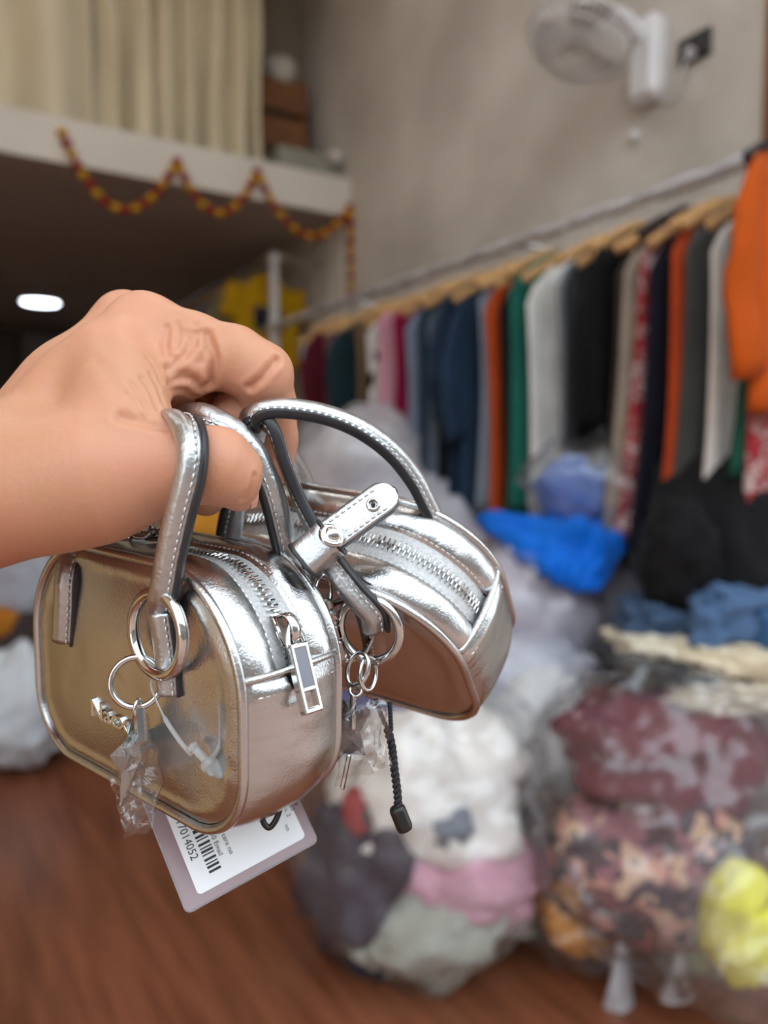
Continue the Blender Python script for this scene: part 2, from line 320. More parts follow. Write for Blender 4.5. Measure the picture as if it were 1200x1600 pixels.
q = rp(440, 110, 'Y', 4.75); blob('cloth_bundle', (q[0], 4.76, q[2]), (.10, .08, .09), 5, cloth((205, 200, 190)), 'white cloth bundle on top of the loft crate', 'bundle')
ang_box('storage_box', 437, 538, 236, 285, 4.42, .25, cloth((150, 150, 138)), 'grey green storage box on the end of the loft beam', 'box')
q = rp(550, 247, 'Y', 4.36); blob('paper_packet', (min(q[0], XR - .07), 4.38, q[2] - .01), (.055, .04, .04), 9, cloth((215, 212, 208)), 'small white packet at the loft corner by the plaster wall', 'packet', zmin=ZS1)
# garland
gl = empty('marigold_garland', loc=tuple(rp(275, 250, 'Y', YL - .05)), label='red and yellow marigold garland swagged along the loft beam', cat='garland')
def swag(A, B, dip):
    A, B = np.array(A, float), np.array(B, float); t = np.linspace(0, 1, 40); P = A + t[:, None] * (B - A); P[:, 1] += dip * 4 * t * (1 - t); return P
run = np.concatenate([swag((97, 207), (277, 251), 98), swag((277, 251), (402, 268), 74), swag((402, 268), (546, 325), 70), [(548, 330), (548, 400), (549, 460)]])
P = np.array([rp(a[0], a[1], 'Y', YL - .045) for a in run])
wobj('string', *tube(crom(P, 240), .003, 6), cloth((90, 60, 30)), gl)
fm = []
def flower(cm, nm):
    V, Fc = sphere((0, 0, 0), (1, 1, .8), 14, 9); V = V * (1 + .16 * np.array([mnoise.noise(Vector(p * 4.5)) for p in V]))[:, None] * .027; return mesh_data(nm, V, Fc, cm)
FR, FY = flower(cloth((150, 30, 22)), 'marigold_red'), flower(cloth((200, 150, 20)), 'marigold_yellow')
Pf = crom(P, 58)
for i, p in enumerate(Pf):
    part('flower', FR if (i // 1) % 2 else FY, gl, tuple(Vector(p) - WM[gl.name].translation))
# ------------------------------------------------------------------ wall fan, socket and knob on the plaster wall
q = rp(1005, 92, 'X', XR - .06); fan = empty('wall_fan', loc=(XR, q[1], q[2]), label='white wall fan with round wire guard on the plaster wall', cat='fan')
wobj('wall_bracket', *bbox((XR - .035, q[1], q[2] + .00), (.09, .13, .30), .25), M_WPLAST, fan, False)
wobj('neck', *tube(crom(np.array([(XR - .05, q[1], q[2] + .06), (XR - .14, q[1] + .02, q[2] + .13), (XR - .25, q[1] + .05, q[2] + .14)]), 14), .028, 12), M_WPLAST, fan)
fc = rp(905, 62, 'X', XR - .36); fn = nrm(np.array([-.42, 0, -.9])); fu = nrm(np.cross(fn, (0, 1, 0))); fv = np.cross(fn, fu)
V, Fc = sphere((0, 0, 0), (.062, .062, .085), 20, 12); wobj('motor_housing', V[:, 0:1] * fu + V[:, 1:2] * fv + V[:, 2:3] * fn + fc - fn * .10, Fc, M_WPLAST, fan)
for (rr, dz_, th) in ((.185, 0, .008), (.150, .045, .003), (.10, .062, .003), (.05, .068, .003)): wobj('guard_ring', *ring(fc + fn * dz_, fn, rr, th, up=fu), M_WPLAST, fan)
wr = []
for k in range(44):
    a = 2 * np.pi * k / 44; d = fu * np.cos(a) + fv * np.sin(a)
    for sgn in (1, -1): wr.append(tube(crom(np.array([fc + fn * .07 * sgn + d * .04, fc + fn * .06 * sgn + d * .11, fc + fn * .035 * sgn + d * .16, fc + d * .185]), 8), .0022, 4))
wobj('guard_wires', *join(wr), M_WPLAST, fan, kind='stuff', label='fine wires of the round guard')
wobj("hub", sphere((0, 0, 0), (.038,) * 3, 16, 10)[0] + fc, sphere((0, 0, 0), (1,) * 3, 16, 10)[1], M_GPLAST, fan)
for k in range(3):
    V = []
    for i in range(8):
        r = .03 + .135 * i / 7
        for j in range(7):
            a = 2 * np.pi * k / 3 + (j / 6 - .5) * (1.25 * (1 - .25 * i / 7)); tl = (j / 6 - .5) * .05
            for_s = fc + (fu * np.cos(a) + fv * np.sin(a)) * r + fn * tl; V.append(for_s)
    V = np.array(V); g = grid_faces(8, 7); wobj('blade', np.concatenate([V, V + fn * .002]), g + [tuple(t + 56 for t in f[::-1]) for f in g], M_GPLAST, fan)
a, b = rp(1062, 90, 'X', XR), rp(1113, 62, 'X', XR); zt, zb = rp(1088, 54, 'X', XR)[2], rp(1088, 96, 'X', XR)[2]
sw = empty('wall_socket', loc=(XR, (a[1] + b[1]) / 2, zb), label='black switch and socket plate beside the wall fan', cat='socket')
ym = (a[1] + b[1]) / 2; yw = abs(a[1] - b[1])
wobj('plate', *bbox((XR - .008, ym, (zt + zb) / 2), (.016, yw, zt - zb), .2), M_BPLAST, sw, False)
wobj('inset', *bbox((XR - .018, ym, (zt + zb) / 2), (.006, yw * .78, (zt - zb) * .72), .2), mat('dark_grey_plastic', S(44, 42, 41), rough=.4, bump=0), sw, False)
qq = rp(1078, 82, 'X', XR - .04)
wobj('plug', *bbox((XR - .038, qq[1], qq[2]), (.045, .034, .036), .3), M_WPLAST, None, label='white plug in the black wall socket', cat='plug')
wobj('power_cord', *tube(crom(np.array([(XR - .05, qq[1], qq[2] - .012), (XR - .06, qq[1] + .02, qq[2] - .07), (XR - .02, qq[1] + .07, qq[2] - .12), (XR - .012, qq[1] + .14, qq[2] - .1), (XR - .03, q[1], q[2] - .10)]), 30), .004, 8), M_WPLAST, None, label='white fan cord looping from the wall plug', cat='cord')
qq = rp(991, 213, 'X', XR - .012); wobj('door_bell', sphere((0, 0, 0), (.02, .022, .022), 16, 10)[0] + np.array([XR - .016, qq[1], qq[2]]), sphere((0, 0, 0), (1,) * 3, 16, 10)[1], M_WPLAST, None, label='small round white bell on the bare plaster below the fan', cat='bell')
# ------------------------------------------------------------------ the long clothes rail
RX, RZ = 2.06, 2.18
rail = empty('clothes_rail', loc=(RX, 3.0, RZ), label='long chrome clothes rail along the plaster wall', cat='clothes rail')
wobj('pipe', *tube(np.array([(RX, y, RZ) for y in np.linspace(.85, 5.0, 12)]), .018, 12), M_RAIL, rail)
wobj('wrapped_sleeve', *tube(np.array([(RX + .004 * math.sin(k), y, RZ + .004 + .004 * math.cos(k * 1.7)) for k, y in enumerate(np.linspace(.9, 4.9, 90))]), .025, 12, scale=1 + .12 * rng.standard_normal(90)), M_BAGMILK, rail, label='clear plastic wrapped round the pipe')
for y in (1.0, 2.35, 3.7, 4.9): wobj('wall_arm', *tube(np.array([(RX, y, RZ), (XR - .08, y, RZ), (XR, y, RZ)]), .011, 10), M_STEEL, rail)
def y_at(px, xe): r = CMn[:3, :3] @ cp(px, 600, 1.0); return xe * r[1] / r[0]
def hanger(y, zt, label, m=M_WOOD, rx=RX, rz=RZ, hw=.21):
    h = empty('coat_hanger', loc=(rx, y, zt), label=label, cat='hanger', group='hangers on the clothes rails')
    hk = [(rx + .018 * math.cos(t), y, rz + .022 * math.sin(t)) for t in np.radians(np.linspace(200, -10, 9))] + [(rx + .012, y, rz - .03), (rx, y, rz - .05), (rx, y, zt)]
    wobj('hook', *tube(crom(np.array(hk), 24), .0022, 6), M_STEEL, h)
    P = np.array([(rx + hw * u, y + .012 * u * u, zt - .10 * abs(u) ** 1.3 - .005) for u in np.linspace(-1, 1, 15)])
    wobj('shoulder_bar', *sweep(P, np.tile((0, 0, 1.), (15, 1)), circ(.016, 10, .009)), m, h); return h
def garment(y, m, label, L=.9, hw=.22, th=.03, sl=.5, zt=None, seed=1, rx=RX, cat='garment', flare=.0, group='garments on the long rail', lean=0., name='hanging_garment'):
    zt = RZ - .085 if zt is None else zt; r = empty(name, loc=(rx, y, zt - L), label=label, cat=cat, group=group)
    n, mm = 20, 44; V = []
    for i in range(n):
        v = i / (n - 1)
        for j in range(mm):
            a = 2 * np.pi * j / mm; cx, sy = math.cos(a), math.sin(a); ux = math.copysign(abs(cx) ** .5, cx); uy = math.copysign(abs(sy) ** .8, sy)
            nk = .32 + .68 * min(1, v * 14); wv = hw * nk * (1 + flare * v - .10 * math.sin(math.pi * v)); x = ux * wv
            f = .55 * mnoise.noise(Vector((x * 16 + seed, v * 1.6, seed))) + .3 * math.sin(x * 38 + seed + v * 2.5)
            z = zt - .34 * abs(x) * max(0, 1 - v * 1.2) - L * v; V.append((rx + x, y + lean * v + uy * th * (.55 + .6 * v) + .028 * v * f + .006 * f, z))
    wobj('body', np.array(V), [f[::-1] for f in grid_faces(n, mm, False, True)] + [tuple(range(mm)), tuple(range((n - 1) * mm, n * mm))[::-1]], m, r)
    if sl:
        for s in (-1, 1):
            P = np.array([(rx + s * (hw * (.80 + .13 * min(1, u * 4)) + .04 * math.sin(math.pi * min(1, u * .9)) + .01 * mnoise.noise(Vector((u * 5, seed, s)))), y + lean * u * .6 + .015 * mnoise.noise(Vector((u * 4, s, seed))), zt - .05 - .34 * hw * .6 - sl * u) for u in np.linspace(0, 1, 12)])
            wobj('sleeve', *sweep(P, np.tile((1., 0, 0), (12, 1)), circ(.052 if sl < .54 or name != 'hanging_garment' or seed > 1.5 else .075, 12, .028), scale=np.interp(np.arange(12), [0, 2, 5, 11], [.3, .62, .85, 1.0]) * (1 + .08 * np.sin(np.arange(12) * 2.1 + seed))), m, r)
    return r
REDP = cells('red_white_print', [S(150, 25, 35), S(205, 190, 185), S(170, 40, 48), S(120, 20, 30)], 60)
BWP = cells('black_white_print', [S(25, 25, 28), S(215, 212, 208), S(28, 28, 30)], 14)
G = [  # pixel of the visible edge, colour or material, words, length, sleeve, lean
    (1186, (212, 92, 18), 'bright orange top at the right end of the rail', .72, .54, -.02),
    (1168, REDP, 'red printed garment just behind the bright orange top', .98, .0, 0),
    (1150, (34, 92, 72), 'dark green garment behind the white top near the orange one', .80, .0, 0),
    (1108, (250, 244, 238), 'long white top just left of the bright orange top', .98, .0, .0),
    (1070, (82, 84, 80), 'dark grey jersey left of the long white top', .98, .0, .02),
    (1050, (200, 78, 34), 'thin rust orange garment between the dark grey and navy ones', .95, .0, .03),
    (1018, (26, 28, 44), 'navy black garment between the rust orange and red printed ones', 1.0, .0, .06),
    (1002, REDP, 'red printed garment hanging beside the beige one', 1.0, .0, .07),
    (980, (176, 162, 146), 'beige long garment right of the black coats', 1.0, .0, .08),
    (966, (70, 58, 54), 'dark brown garment between the beige and black ones', 1.0, .0, .06),
    (930, (15, 15, 18), 'wide black coat in the middle of the rail', 1.05, .55, .03),
    (908, (16, 16, 19), 'black coat next to the charcoal one', 1.05, .0, .02),
    (884, (60, 64, 68), 'charcoal garment left of the black coats', 1.05, .0, .0),
    (870, (134, 142, 150), 'slate grey garment next to the white trousers', 1.05, .0, -.02),
    (822, (250, 250, 246), 'long white trousers in the middle of the rail', 1.16, .0, -.05),
    (796, (34, 112, 98), 'teal green garment beside the long white trousers', .95, .0, -.02),
    (782, (22, 22, 24), 'black garment between the teal and orange ones', 1.12, .0, -.03),
    (758, (208, 84, 28), 'burnt orange garment between the black and navy ones', 1.16, .0, -.04),
    (748, (140, 150, 164), 'pale blue grey garment behind the burnt orange one', .95, .0, -.02),
    (714, (38, 60, 86), 'wide navy blue garment left of the burnt orange one', 1.16, .55, -.03),
    (696, (34, 52, 74), 'navy blue garment behind the wide navy one', 1.16, .5, -.02),
    (684, (24, 26, 30), 'narrow black garment between the navy and blue grey ones', 1.1, .0, 0),
    (670, (112, 124, 140), 'blue grey garment left of the narrow black one', 1.05, .0, 0),
    (656, (42, 64, 88), 'dark denim blue garment between the two blue grey ones', 1.12, .0, 0),
    (636, (138, 152, 174), 'light steel blue garment right of the crimson one', .98, .0, 0),
    (616, (158, 20, 70), 'crimson garment right of the pale pink one', .66, .0, 0),
    (592, (228, 168, 186), 'pale pink garment left of the crimson one', .64, .0, 0),
    (576, BWP, 'black and white printed garment left of the pale pink one', .74, .0, .02),
    (558, (122, 98, 70), 'tan garment right of the dark teal one', .7, .0, .02),
    (530, (26, 52, 58), 'dark teal garment toward the far end of the rail', .7, .4, -.05),
    (510, (118, 92, 96), 'dusty mauve garment beside the dark teal one', .66, .0, 0),
    (490, (96, 22, 40), 'maroon garment near the far end of the rail', .66, .4, -.03),
    (470, (168, 172, 180), 'pale grey garment in clear plastic at the far end of the rail', .66, .0, -.03)]
for i, (px, cc, lb, L, sl, ln) in enumerate(G):
    y = y_at(px, RX - .20); m = cc if not isinstance(cc, tuple) else cloth(tuple(int(v * .9) for v in cc)); zt = RZ - .085 - .02 * (1 + math.sin(i * 2.4))
    rxx = RX
    if i == 0: zt = RZ + .0; rxx = RX - .06
    garment(y, m, lb, L, .215 if i else .20, .026, sl, zt, i * 1.7 + 1, rxx, lean=ln)
    hanger(y, zt + .01, rx=rxx, label= 'hanger holding the ' + lb.split(' garment')[0].split(' behind')[0].split(' left')[0].split(' in the')[0].split(' at the')[0].split(' just')[0].split(' next')[0] + (' garment' if ' garment' in lb else '') + (' by the %s' % ('orange top' if i == 1 else 'beige one') if cc is REDP else ''), m=M_WOOD if i not in (0, 1, 7) else M_BPLAST)
blob('sun_hat', tuple(rp(1188, 247, 'X', RX - .05)), (.05, .04, .025), 4, cloth((30, 22, 22)), 'black cloth hat on the end of the rail above the orange top', 'hat')
# ------------------------------------------------------------------ second rail under the loft
z2 = rp(425, 396, 'Y', 4.72); r2x = z2[0]
rk = empty('garment_rack', loc=(r2x, 4.72, 0), label='white post and rail under the loft with a yellow shirt', cat='clothes rack')
wobj('post', *bbox((r2x, 4.70, z2[2] / 2), (.055, .055, z2[2]), .15), M_WPAINT, rk, False)
wobj('rail', *tube(np.array([(r2x, y, z2[2] - .01) for y in np.linspace(4.68, 8.0, 8)]), .014, 10), M_STEEL, rk)
wobj('rail', *tube(np.array([(x, 4.72, z2[2] - .02) for x in np.linspace(r2x, XR, 6)]), .014, 10), M_STEEL, rk)
q = rp(420, 440, 'Y', 4.82)
ys = empty('yellow_shirt', loc=(q[0], 4.84, q[2] - .5), label='mustard yellow shirt with purple and green print under the loft', cat='shirt')
V = []; n, mm = 16, 40
for i in range(n):
    v = i / (n - 1)
    for j in range(mm):
        a = 2 * np.pi * j / mm; cx, sy = math.cos(a), math.sin(a); wv = .24 * (.35 + .65 * min(1, v * 6)); x = math.copysign(abs(cx) ** .5, cx) * wv
        V.append((q[0] + x, 4.86 + sy * .03 + .01 * math.sin(x * 30), q[2] + .06 - .30 * abs(x) * max(0, 1 - v) - .62 * v))
wobj('body', np.array(V), [f[::-1] for f in grid_faces(n, mm, False, True)] + [tuple(range(mm)), tuple(range((n - 1) * mm, n * mm))[::-1]], cloth((190, 146, 12)), ys)
for s in (-1, 1):
    P = np.array([(q[0] + s * (.2 + .06 * u), 4.86, q[2] - .03 - .22 * u) for u in np.linspace(0, 1, 6)]); wobj('sleeve', *sweep(P, np.tile((0., 1, 0), (6, 1)), circ(.03, 12, .075)), cloth((190, 146, 12)), ys)
q2 = rp(420, 494, 'Y', 4.81); wobj('print', *bbox((q2[0], 4.824, q2[2] - .02), (.20, .012, .16), .1), cells('purple_green_print', [S(120, 90, 160), S(70, 130, 100), S(110, 110, 170)], 9), ys, label='purple and green printed panel')
for k, (px, cc, lb) in enumerate(((352, (150, 142, 100), 'pale olive garment beside the yellow shirt under the loft'), (336, (120, 116, 130), 'grey lilac garment far under the loft'), (318, (60, 54, 60), 'dark garment far under the loft behind the hand'), (300, (84, 78, 84), 'grey garment at the far end under the loft'))):
    yy = 5.2 + k * .35; garment(yy, cloth(cc), lb, .75, .22, .03, .4, z2[2] - .1, k + 40.3, r2x, group='garments on the rail under the loft')
    hanger(yy, z2[2] - .09, 'hanger holding the ' + lb, M_WOOD, r2x, z2[2] - .01)
q = rp(72, 555, 'Y', 9.4); wobj('grey_board', *bbox((q[0], 9.5, (q[2] + .25) / 2), (.45, .04, q[2] + .25), .1), cloth((110, 104, 100)), None, False, label='grey board leaning at the dark far end under the loft', cat='board')
for k, (px, py) in enumerate(((15, 600), (120, 640))):
    q = rp(px, py, 'Y', 8.6); blob('dark_bundle', (q[0], 8.6, .45), (.4, .3, .5), 20 + k, cloth((44, 38, 40)), ('dark clothes heap at the far left end under the loft', 'dark clothes heap beside the grey board under the loft')[k], 'heap')
# ------------------------------------------------------------------ heaps of clothes and plastic bundles
def pb(px, py, d): return wp(px, py, d)
def at(name, px, py, d, hw, hh, dep, seed, m, label, cat, **k):
    c = pb(px, py, d); s = d / F; rz = hh * s; c[2] = max(c[2], rz * .9)
    return blob(name, c, (hw * s, dep, rz), seed, m, label, cat, rot=-YAW, **k)
FLOR = cells('dark_floral_print', [S(70, 56, 66), S(210, 152, 138), S(86, 66, 74), S(150, 100, 110), S(60, 48, 60), S(206, 170, 146)], 24)
FLOC = cells('cream_floral_print', [S(232, 226, 204), S(228, 218, 198), S(150, 160, 130), S(232, 224, 202), S(205, 140, 120)], 15)
# far and supporting bundles first
at('plastic_bundle', 575, 735, 3.5, 125, 100, .25, 31, M_BAGMILK, 'pale grey plastic wrapped bundle behind the tall bag handle', 'bundle', amp=.15)
at('clothes_lump', 575, 745, 3.5, 112, 86, .22, 32, cloth((196, 192, 200)), 'pale grey clothes inside the bundle behind the tall bag handle', 'clothes', amp=.12)
at('plastic_bundle', 640, 930, 3.2, 170, 190, .3, 33, cloth((190, 190, 202), .5), 'grey lilac sack standing behind the farther silver bag', 'bundle', amp=.15)
at('plastic_bundle', 940, 1130, 2.6, 190, 250, .25, 34, cloth((120, 116, 124)), 'large grey sack at the core of the heap below the blue cloth', 'bundle', amp=.12)
at('plastic_bundle', 1090, 1180, 2.28, 140, 190, .16, 35, cloth((140, 134, 136)), 'grey sack propping the black cloth at the right', 'bundle', amp=.12)
at('plastic_bundle', 835, 950, 2.5, 112, 120, .20, 36, cloth((188, 184, 200), .45), 'lilac grey plastic bundle right of the farther silver bag', 'bundle', amp=.16, fold=.12)
at('bundle_wrap', 832, 952, 2.48, 120, 128, .22, 36, M_BAGFILM, 'clear film round the lilac grey bundle', 'plastic film', amp=.16, fold=.12)
at('plastic_bundle', 820, 1060, 2.35, 120, 75, .18, 37, cloth((192, 194, 206), .45), 'pale blue grey plastic bundle below the lilac one', 'bundle', amp=.2, fold=.12)
at('plastic_bundle', 835, 1150, 2.25, 95, 115, .16, 38, cloth((206, 208, 210), .45), 'white bundle between the two big clear bags', 'bundle', amp=.2, fold=.15)
def drape(name, corners, d0, sag, seed, m, label, cat, n=26, th=.03):   # a cloth thrown over the heap: corner pixels with depths
    C_ = [pb(*c_) for c_ in corners]; V = []
    for i in range(n):
        for j in range(n):
            u, v = i / (n - 1), j / (n - 1); p = (1 - u) * (1 - v) * C_[0] + u * (1 - v) * C_[1] + u * v * C_[2] + (1 - u) * v * C_[3]
            k = mnoise.fractal(Vector((u * 2.6 + seed, v * 2.6, seed)), 1, 2, 3); e = abs(mnoise.noise(Vector((u * 5 + seed, v * 3, 2)))); b = math.sin(math.pi * u) * math.sin(math.pi * v)
            V.append(p + np.array([-.3, -.7, .65]) * (sag * b + .05 * k + .04 * e))
    V = np.array(V); Q = V + np.array([.3, .7, -.65]) * th; g = grid_faces(n, n); k = n * n
    rim = list(range(n)) + list(range(2 * n - 1, n * n, n)) + list(range(n * n - 2, (n - 1) * n - 1, -1)) + list(range((n - 2) * n, 0, -n))
    side = [(rim[i], rim[(i + 1) % len(rim)], rim[(i + 1) % len(rim)] + k, rim[i] + k) for i in range(len(rim))]
    return wobj(name, np.concatenate([V, Q]), [f[::-1] for f in g] + [tuple(t + k for t in f) for f in g] + side, m, None, label=label, cat=cat)
drape('blue_cloth', [(742, 808, 2.5), (1005, 812, 2.5), (935, 930, 2.25), (850, 900, 2.25)], 2.4, .10, 3, cloth((10, 110, 220), .6), 'bright blue cloth thrown over the lilac grey bundle', 'cloth')
at('clothes_lump', 905, 765, 2.55, 70, 55, .12, 41, cloth((96, 130, 200)), 'blue clothes inside the small clear bag on top of the heap', 'clothes', amp=.2)
at('clothes_lump', 965, 752, 2.52, 34, 42, .08, 42, cloth((110, 40, 66)), 'wine red clothes inside the small clear bag on top of the heap', 'clothes', amp=.2)
at('polythene_bag', 925, 755, 2.5, 108, 74, .18, 43, M_BAGFILM, 'small clear bag on top of the heap above the blue cloth', 'plastic bag', amp=.22, fold=.15)
drape('black_garment', [(1025, 725, 2.3), (1260, 690, 2.1), (1240, 955, 1.95), (1005, 900, 2.1)], 2.1, .12, 6, cloth((24, 24, 27)), 'black garment draped over the heap at the right', 'garment')
at('black_garment', 1060, 870, 2.05, 62, 90, .10, 44, cloth((20, 19, 22)), 'crumpled black trouser leg hanging at the left of the black garment', 'garment', amp=.2, fold=.2)
at('folded_jeans', 1045, 965, 2.12, 75, 36, .12, 45, cloth((70, 92, 122)), 'folded blue jeans under the black trouser leg', 'jeans', amp=.32, power=.6, fold=.3)
at('folded_jeans', 1135, 958, 2.02, 70, 48, .12, 46, cloth((84, 112, 150)), 'lighter folded blue jeans below the black garment', 'jeans', amp=.32, power=.6, fold=.3)
at('folded_jeans', 1195, 985, 1.95, 24, 40, .08, 47, cloth((66, 104, 150)), 'folded blue jeans at the right edge of the frame', 'jeans', amp=.32, power=.6, fold=.3)
at('folded_garment', 1030, 1002, 2.08, 66, 20, .14, 48, cloth((226, 216, 196)), 'cream folded garment under the dark jeans', 'folded clothes', amp=.35, power=.6, fold=.3)
at('folded_garment', 1130, 1020, 2.0, 80, 26, .14, 49, cloth((232, 218, 190)), 'long cream folded garment at the right of the stack', 'folded clothes', amp=.35, power=.6, fold=.35)
at('folded_garment', 1060, 1040, 2.02, 110, 22, .14, 50, cloth((54, 54, 58)), 'dark grey folded garment between the cream layers', 'folded clothes', amp=.35, power=.6, fold=.3)
at('folded_garment', 1130, 1072, 1.96, 90, 22, .14, 51, cloth((216, 206, 190)), 'cream folded garment just above the maroon bag', 'folded clothes', amp=.35, power=.6, fold=.35)
at('folded_garment', 985, 1075, 2.1, 60, 40, .12, 52, cloth((70, 74, 80)), 'charcoal folded garment left of the cream layers', 'folded clothes', amp=.15)
# big clear bag at the bottom centre
d = 2.1
at('clothes_lump', 672, 1230, d, 150, 120, .22, 61, cloth((244, 240, 236)), 'white clothes at the top of the bottom centre clear bag', 'clothes', amp=.34, freq=1.7, fold=.16)
at('clothes_lump', 568, 1345, d, 100, 135, .20, 62, cloth((62, 60, 74)), 'navy clothes at the left of the bottom centre clear bag', 'clothes', amp=.34, freq=1.7, fold=.16)
at('clothes_lump', 738, 1368, d - .06, 108, 78, .17, 63, cloth((226, 176, 196)), 'pink clothes at the right of the bottom centre clear bag', 'clothes', amp=.34, freq=1.7, fold=.16)
at('clothes_lump', 672, 1440, d - .06, 130, 88, .18, 64, cloth((178, 182, 172)), 'sage grey clothes at the bottom of the bottom centre clear bag', 'clothes', amp=.34, freq=1.7, fold=.16)
at('clothes_lump', 560, 1268, d - .12, 26, 44, .05, 65, cloth((164, 50, 58)), 'red cloth showing at the left of the bottom centre clear bag', 'clothes', amp=.2)
at('clothes_lump', 705, 1285, d - .14, 42, 40, .08, 66, cloth((120, 130, 146)), 'blue grey cloth inside the bottom centre clear bag', 'clothes', amp=.2)
at('polythene_bag', 660, 1322, d, 196, 236, .33, 67, M_BAGFILM, 'big clear bag of white navy and pink clothes at bottom centre', 'plastic bag', amp=.13, fold=.16, sub=(96, 60), crinkle=.035)
# big clear bag at the lower right
d = 1.95
at('clothes_lump', 1045, 1160, d, 160, 100, .19, 71, cloth((112, 44, 62)), 'maroon clothes at the top of the lower right clear bag', 'clothes', amp=.34, freq=1.7, fold=.16)
at('clothes_lump', 1005, 1320, d, 145, 115, .20, 72, FLOR, 'dark floral clothes at the bottom of the lower right clear bag', 'clothes', amp=.34, freq=1.7, fold=.16)
at('clothes_lump', 1110, 1420, d - .03, 95, 80, .16, 73, FLOC, 'cream floral clothes at the right of the lower right clear bag', 'clothes', amp=.34, freq=1.7, fold=.16)
at('polythene_bag', 1035, 1268, d, 204, 236, .31, 74, M_BAGFILM, 'big clear bag of maroon and floral clothes at lower right', 'plastic bag', amp=.12, fold=.16, sub=(96, 60), crinkle=.035)
at('clothes_lump', 1160, 1440, 1.72, 66, 95, .10, 75, cloth((236, 232, 96)), 'bright lemon yellow clothes at the right edge', 'clothes', amp=.12, fold=.1)
at('polythene_bag', 1135, 1470, 1.74, 105, 105, .19, 76, M_BAGFILM, 'clear bag round the lemon yellow clothes', 'plastic bag', amp=.14, fold=.2)
at('clothes_lump', 905, 1420, 2.05, 66, 62, .12, 77, cloth((226, 150, 28)), 'orange yellow clothes inside the small bag between the big bags', 'clothes', amp=.2, fold=.15)
at('polythene_bag', 910, 1425, 2.05, 104, 84, .16, 78, M_BAGFILM, 'small clear bag with orange clothes between the two big bags', 'plastic bag', amp=.16, fold=.2)
def knot(px, py, d, h, label, seed):
    c_ = pb(px, py, d); V = []; n, m = 14, 16
    for i in range(n):
        v = i / (n - 1); r = (.008 + .038 * v ** 1.4)
        for j in range(m):
            a = 2 * np.pi * j / m; k = 1 + .5 * mnoise.noise(Vector((math.cos(a) * 2 + seed, math.sin(a) * 2, v * 2))); V.append((c_[0] + r * k * math.cos(a), c_[1] + r * k * .6 * math.sin(a), max(.003, c_[2] - h * v)))
    wobj('bag_neck', np.array(V), grid_faces(n, m, False, True), M_BAGMILK, None, label=label, cat='plastic bag')
knot(972, 1440, 1.88, .21, 'gathered plastic neck hanging from the lower right clear bag', 3)
knot(1062, 1480, 1.80, .12, 'short gathered plastic neck under the cream floral clothes', 8)
# things on the left and seen between bag and hand
at('plastic_bundle', 35, 1105, 3.3, 75, 92, .2, 81, cloth((214, 222, 230), .4), 'white plastic bundle on the floor at the left edge', 'bundle', amp=.2, fold=.18)
at('plastic_bundle', 35, 925, 3.8, 80, 66, .2, 82, cloth((172, 174, 186), .4), 'grey plastic bundle under the wrist at the left edge', 'bundle', amp=.2, fold=.15)
at('dark_bundle', 60, 1010, 3.7, 90, 60, .2, 83, cloth((66, 56, 56)), 'dark bundle between the grey and white ones at left', 'bundle', amp=.15)
at('clothes_lump', 4, 975, 3.6, 26, 26, .08, 84, cloth((190, 120, 40)), 'orange brown cloth at the left edge between the bundles', 'clothes', amp=.15)
at('plastic_bundle', 200, 1000, 4.2, 170, 180, .4, 85, cloth((120, 112, 108)), 'grey heap on the floor behind the nearer silver bag', 'bundle', amp=.15)
at('clothes_lump', 320, 815, 4.0, 70, 60, .2, 86, cloth((214, 150, 52)), 'ochre yellow bundle seen in the gap below the thumb', 'bundle', amp=.15)
at('clothes_lump', 590, 1105, 2.5, 70, 45, .12, 87, cloth((50, 80, 160)), 'blue cloth under the farther silver bag', 'clothes', amp=.15)
at('clothes_lump', 640, 1160, 2.45, 110, 60, .14, 88, cloth((150, 112, 104)), 'dusty brown cloth above the bottom centre clear bag', 'clothes', amp=.15)
at('clothes_lump', 735, 1120, 2.4, 40, 60, .10, 89, cloth((84, 88, 100)), 'slate cloth between the bundles under the farther silver bag', 'clothes', amp=.15)

# unseen cartons added along the left wall to reflect tan into the silver panels
M_CARTON = mat('brown_cardboard', S(228, 190, 138), rough=.75, var=.06, vscale=5, bump=.1, bscale=60)
M_PTAPE = mat('buff_packing_tape', S(190, 150, 96), rough=.3, var=.05, bump=0)
cn = 0
for row, (x0, hs) in enumerate(((-2.55, (.62, .55, .66, .58, .60)), (-2.0, (.40, .46, .38, .44, .42)))):
    for k, h in enumerate(hs):
        y0 = 1.0 + k * .66 + .03 * row; ct = empty('carton', loc=(x0 + .26, y0 + .3, 0), label='brown cardboard carton added for reflections on the floor by the left wall, %s row, %s from the front' % (('wall', 'outer')[row], ('first', 'second', 'third', 'fourth', 'fifth')[k]), cat='carton', group='added reflection cartons along the left wall')
        wobj('body', *bbox((x0 + .26, y0 + .3, h / 2), (.50, .60, h), .02), M_CARTON, ct, False)
        for s_ in (-1, 1): wobj('flap', *bbox((x0 + .26 + s_ * .126, y0 + .3, h + .003), (.246, .60, .005), .1), M_CARTON, ct, False)
        wobj('packing_tape', *bbox((x0 + .26, y0 + .3, h + .0065), (.055, .60, .001), .1), M_PTAPE, ct, False)
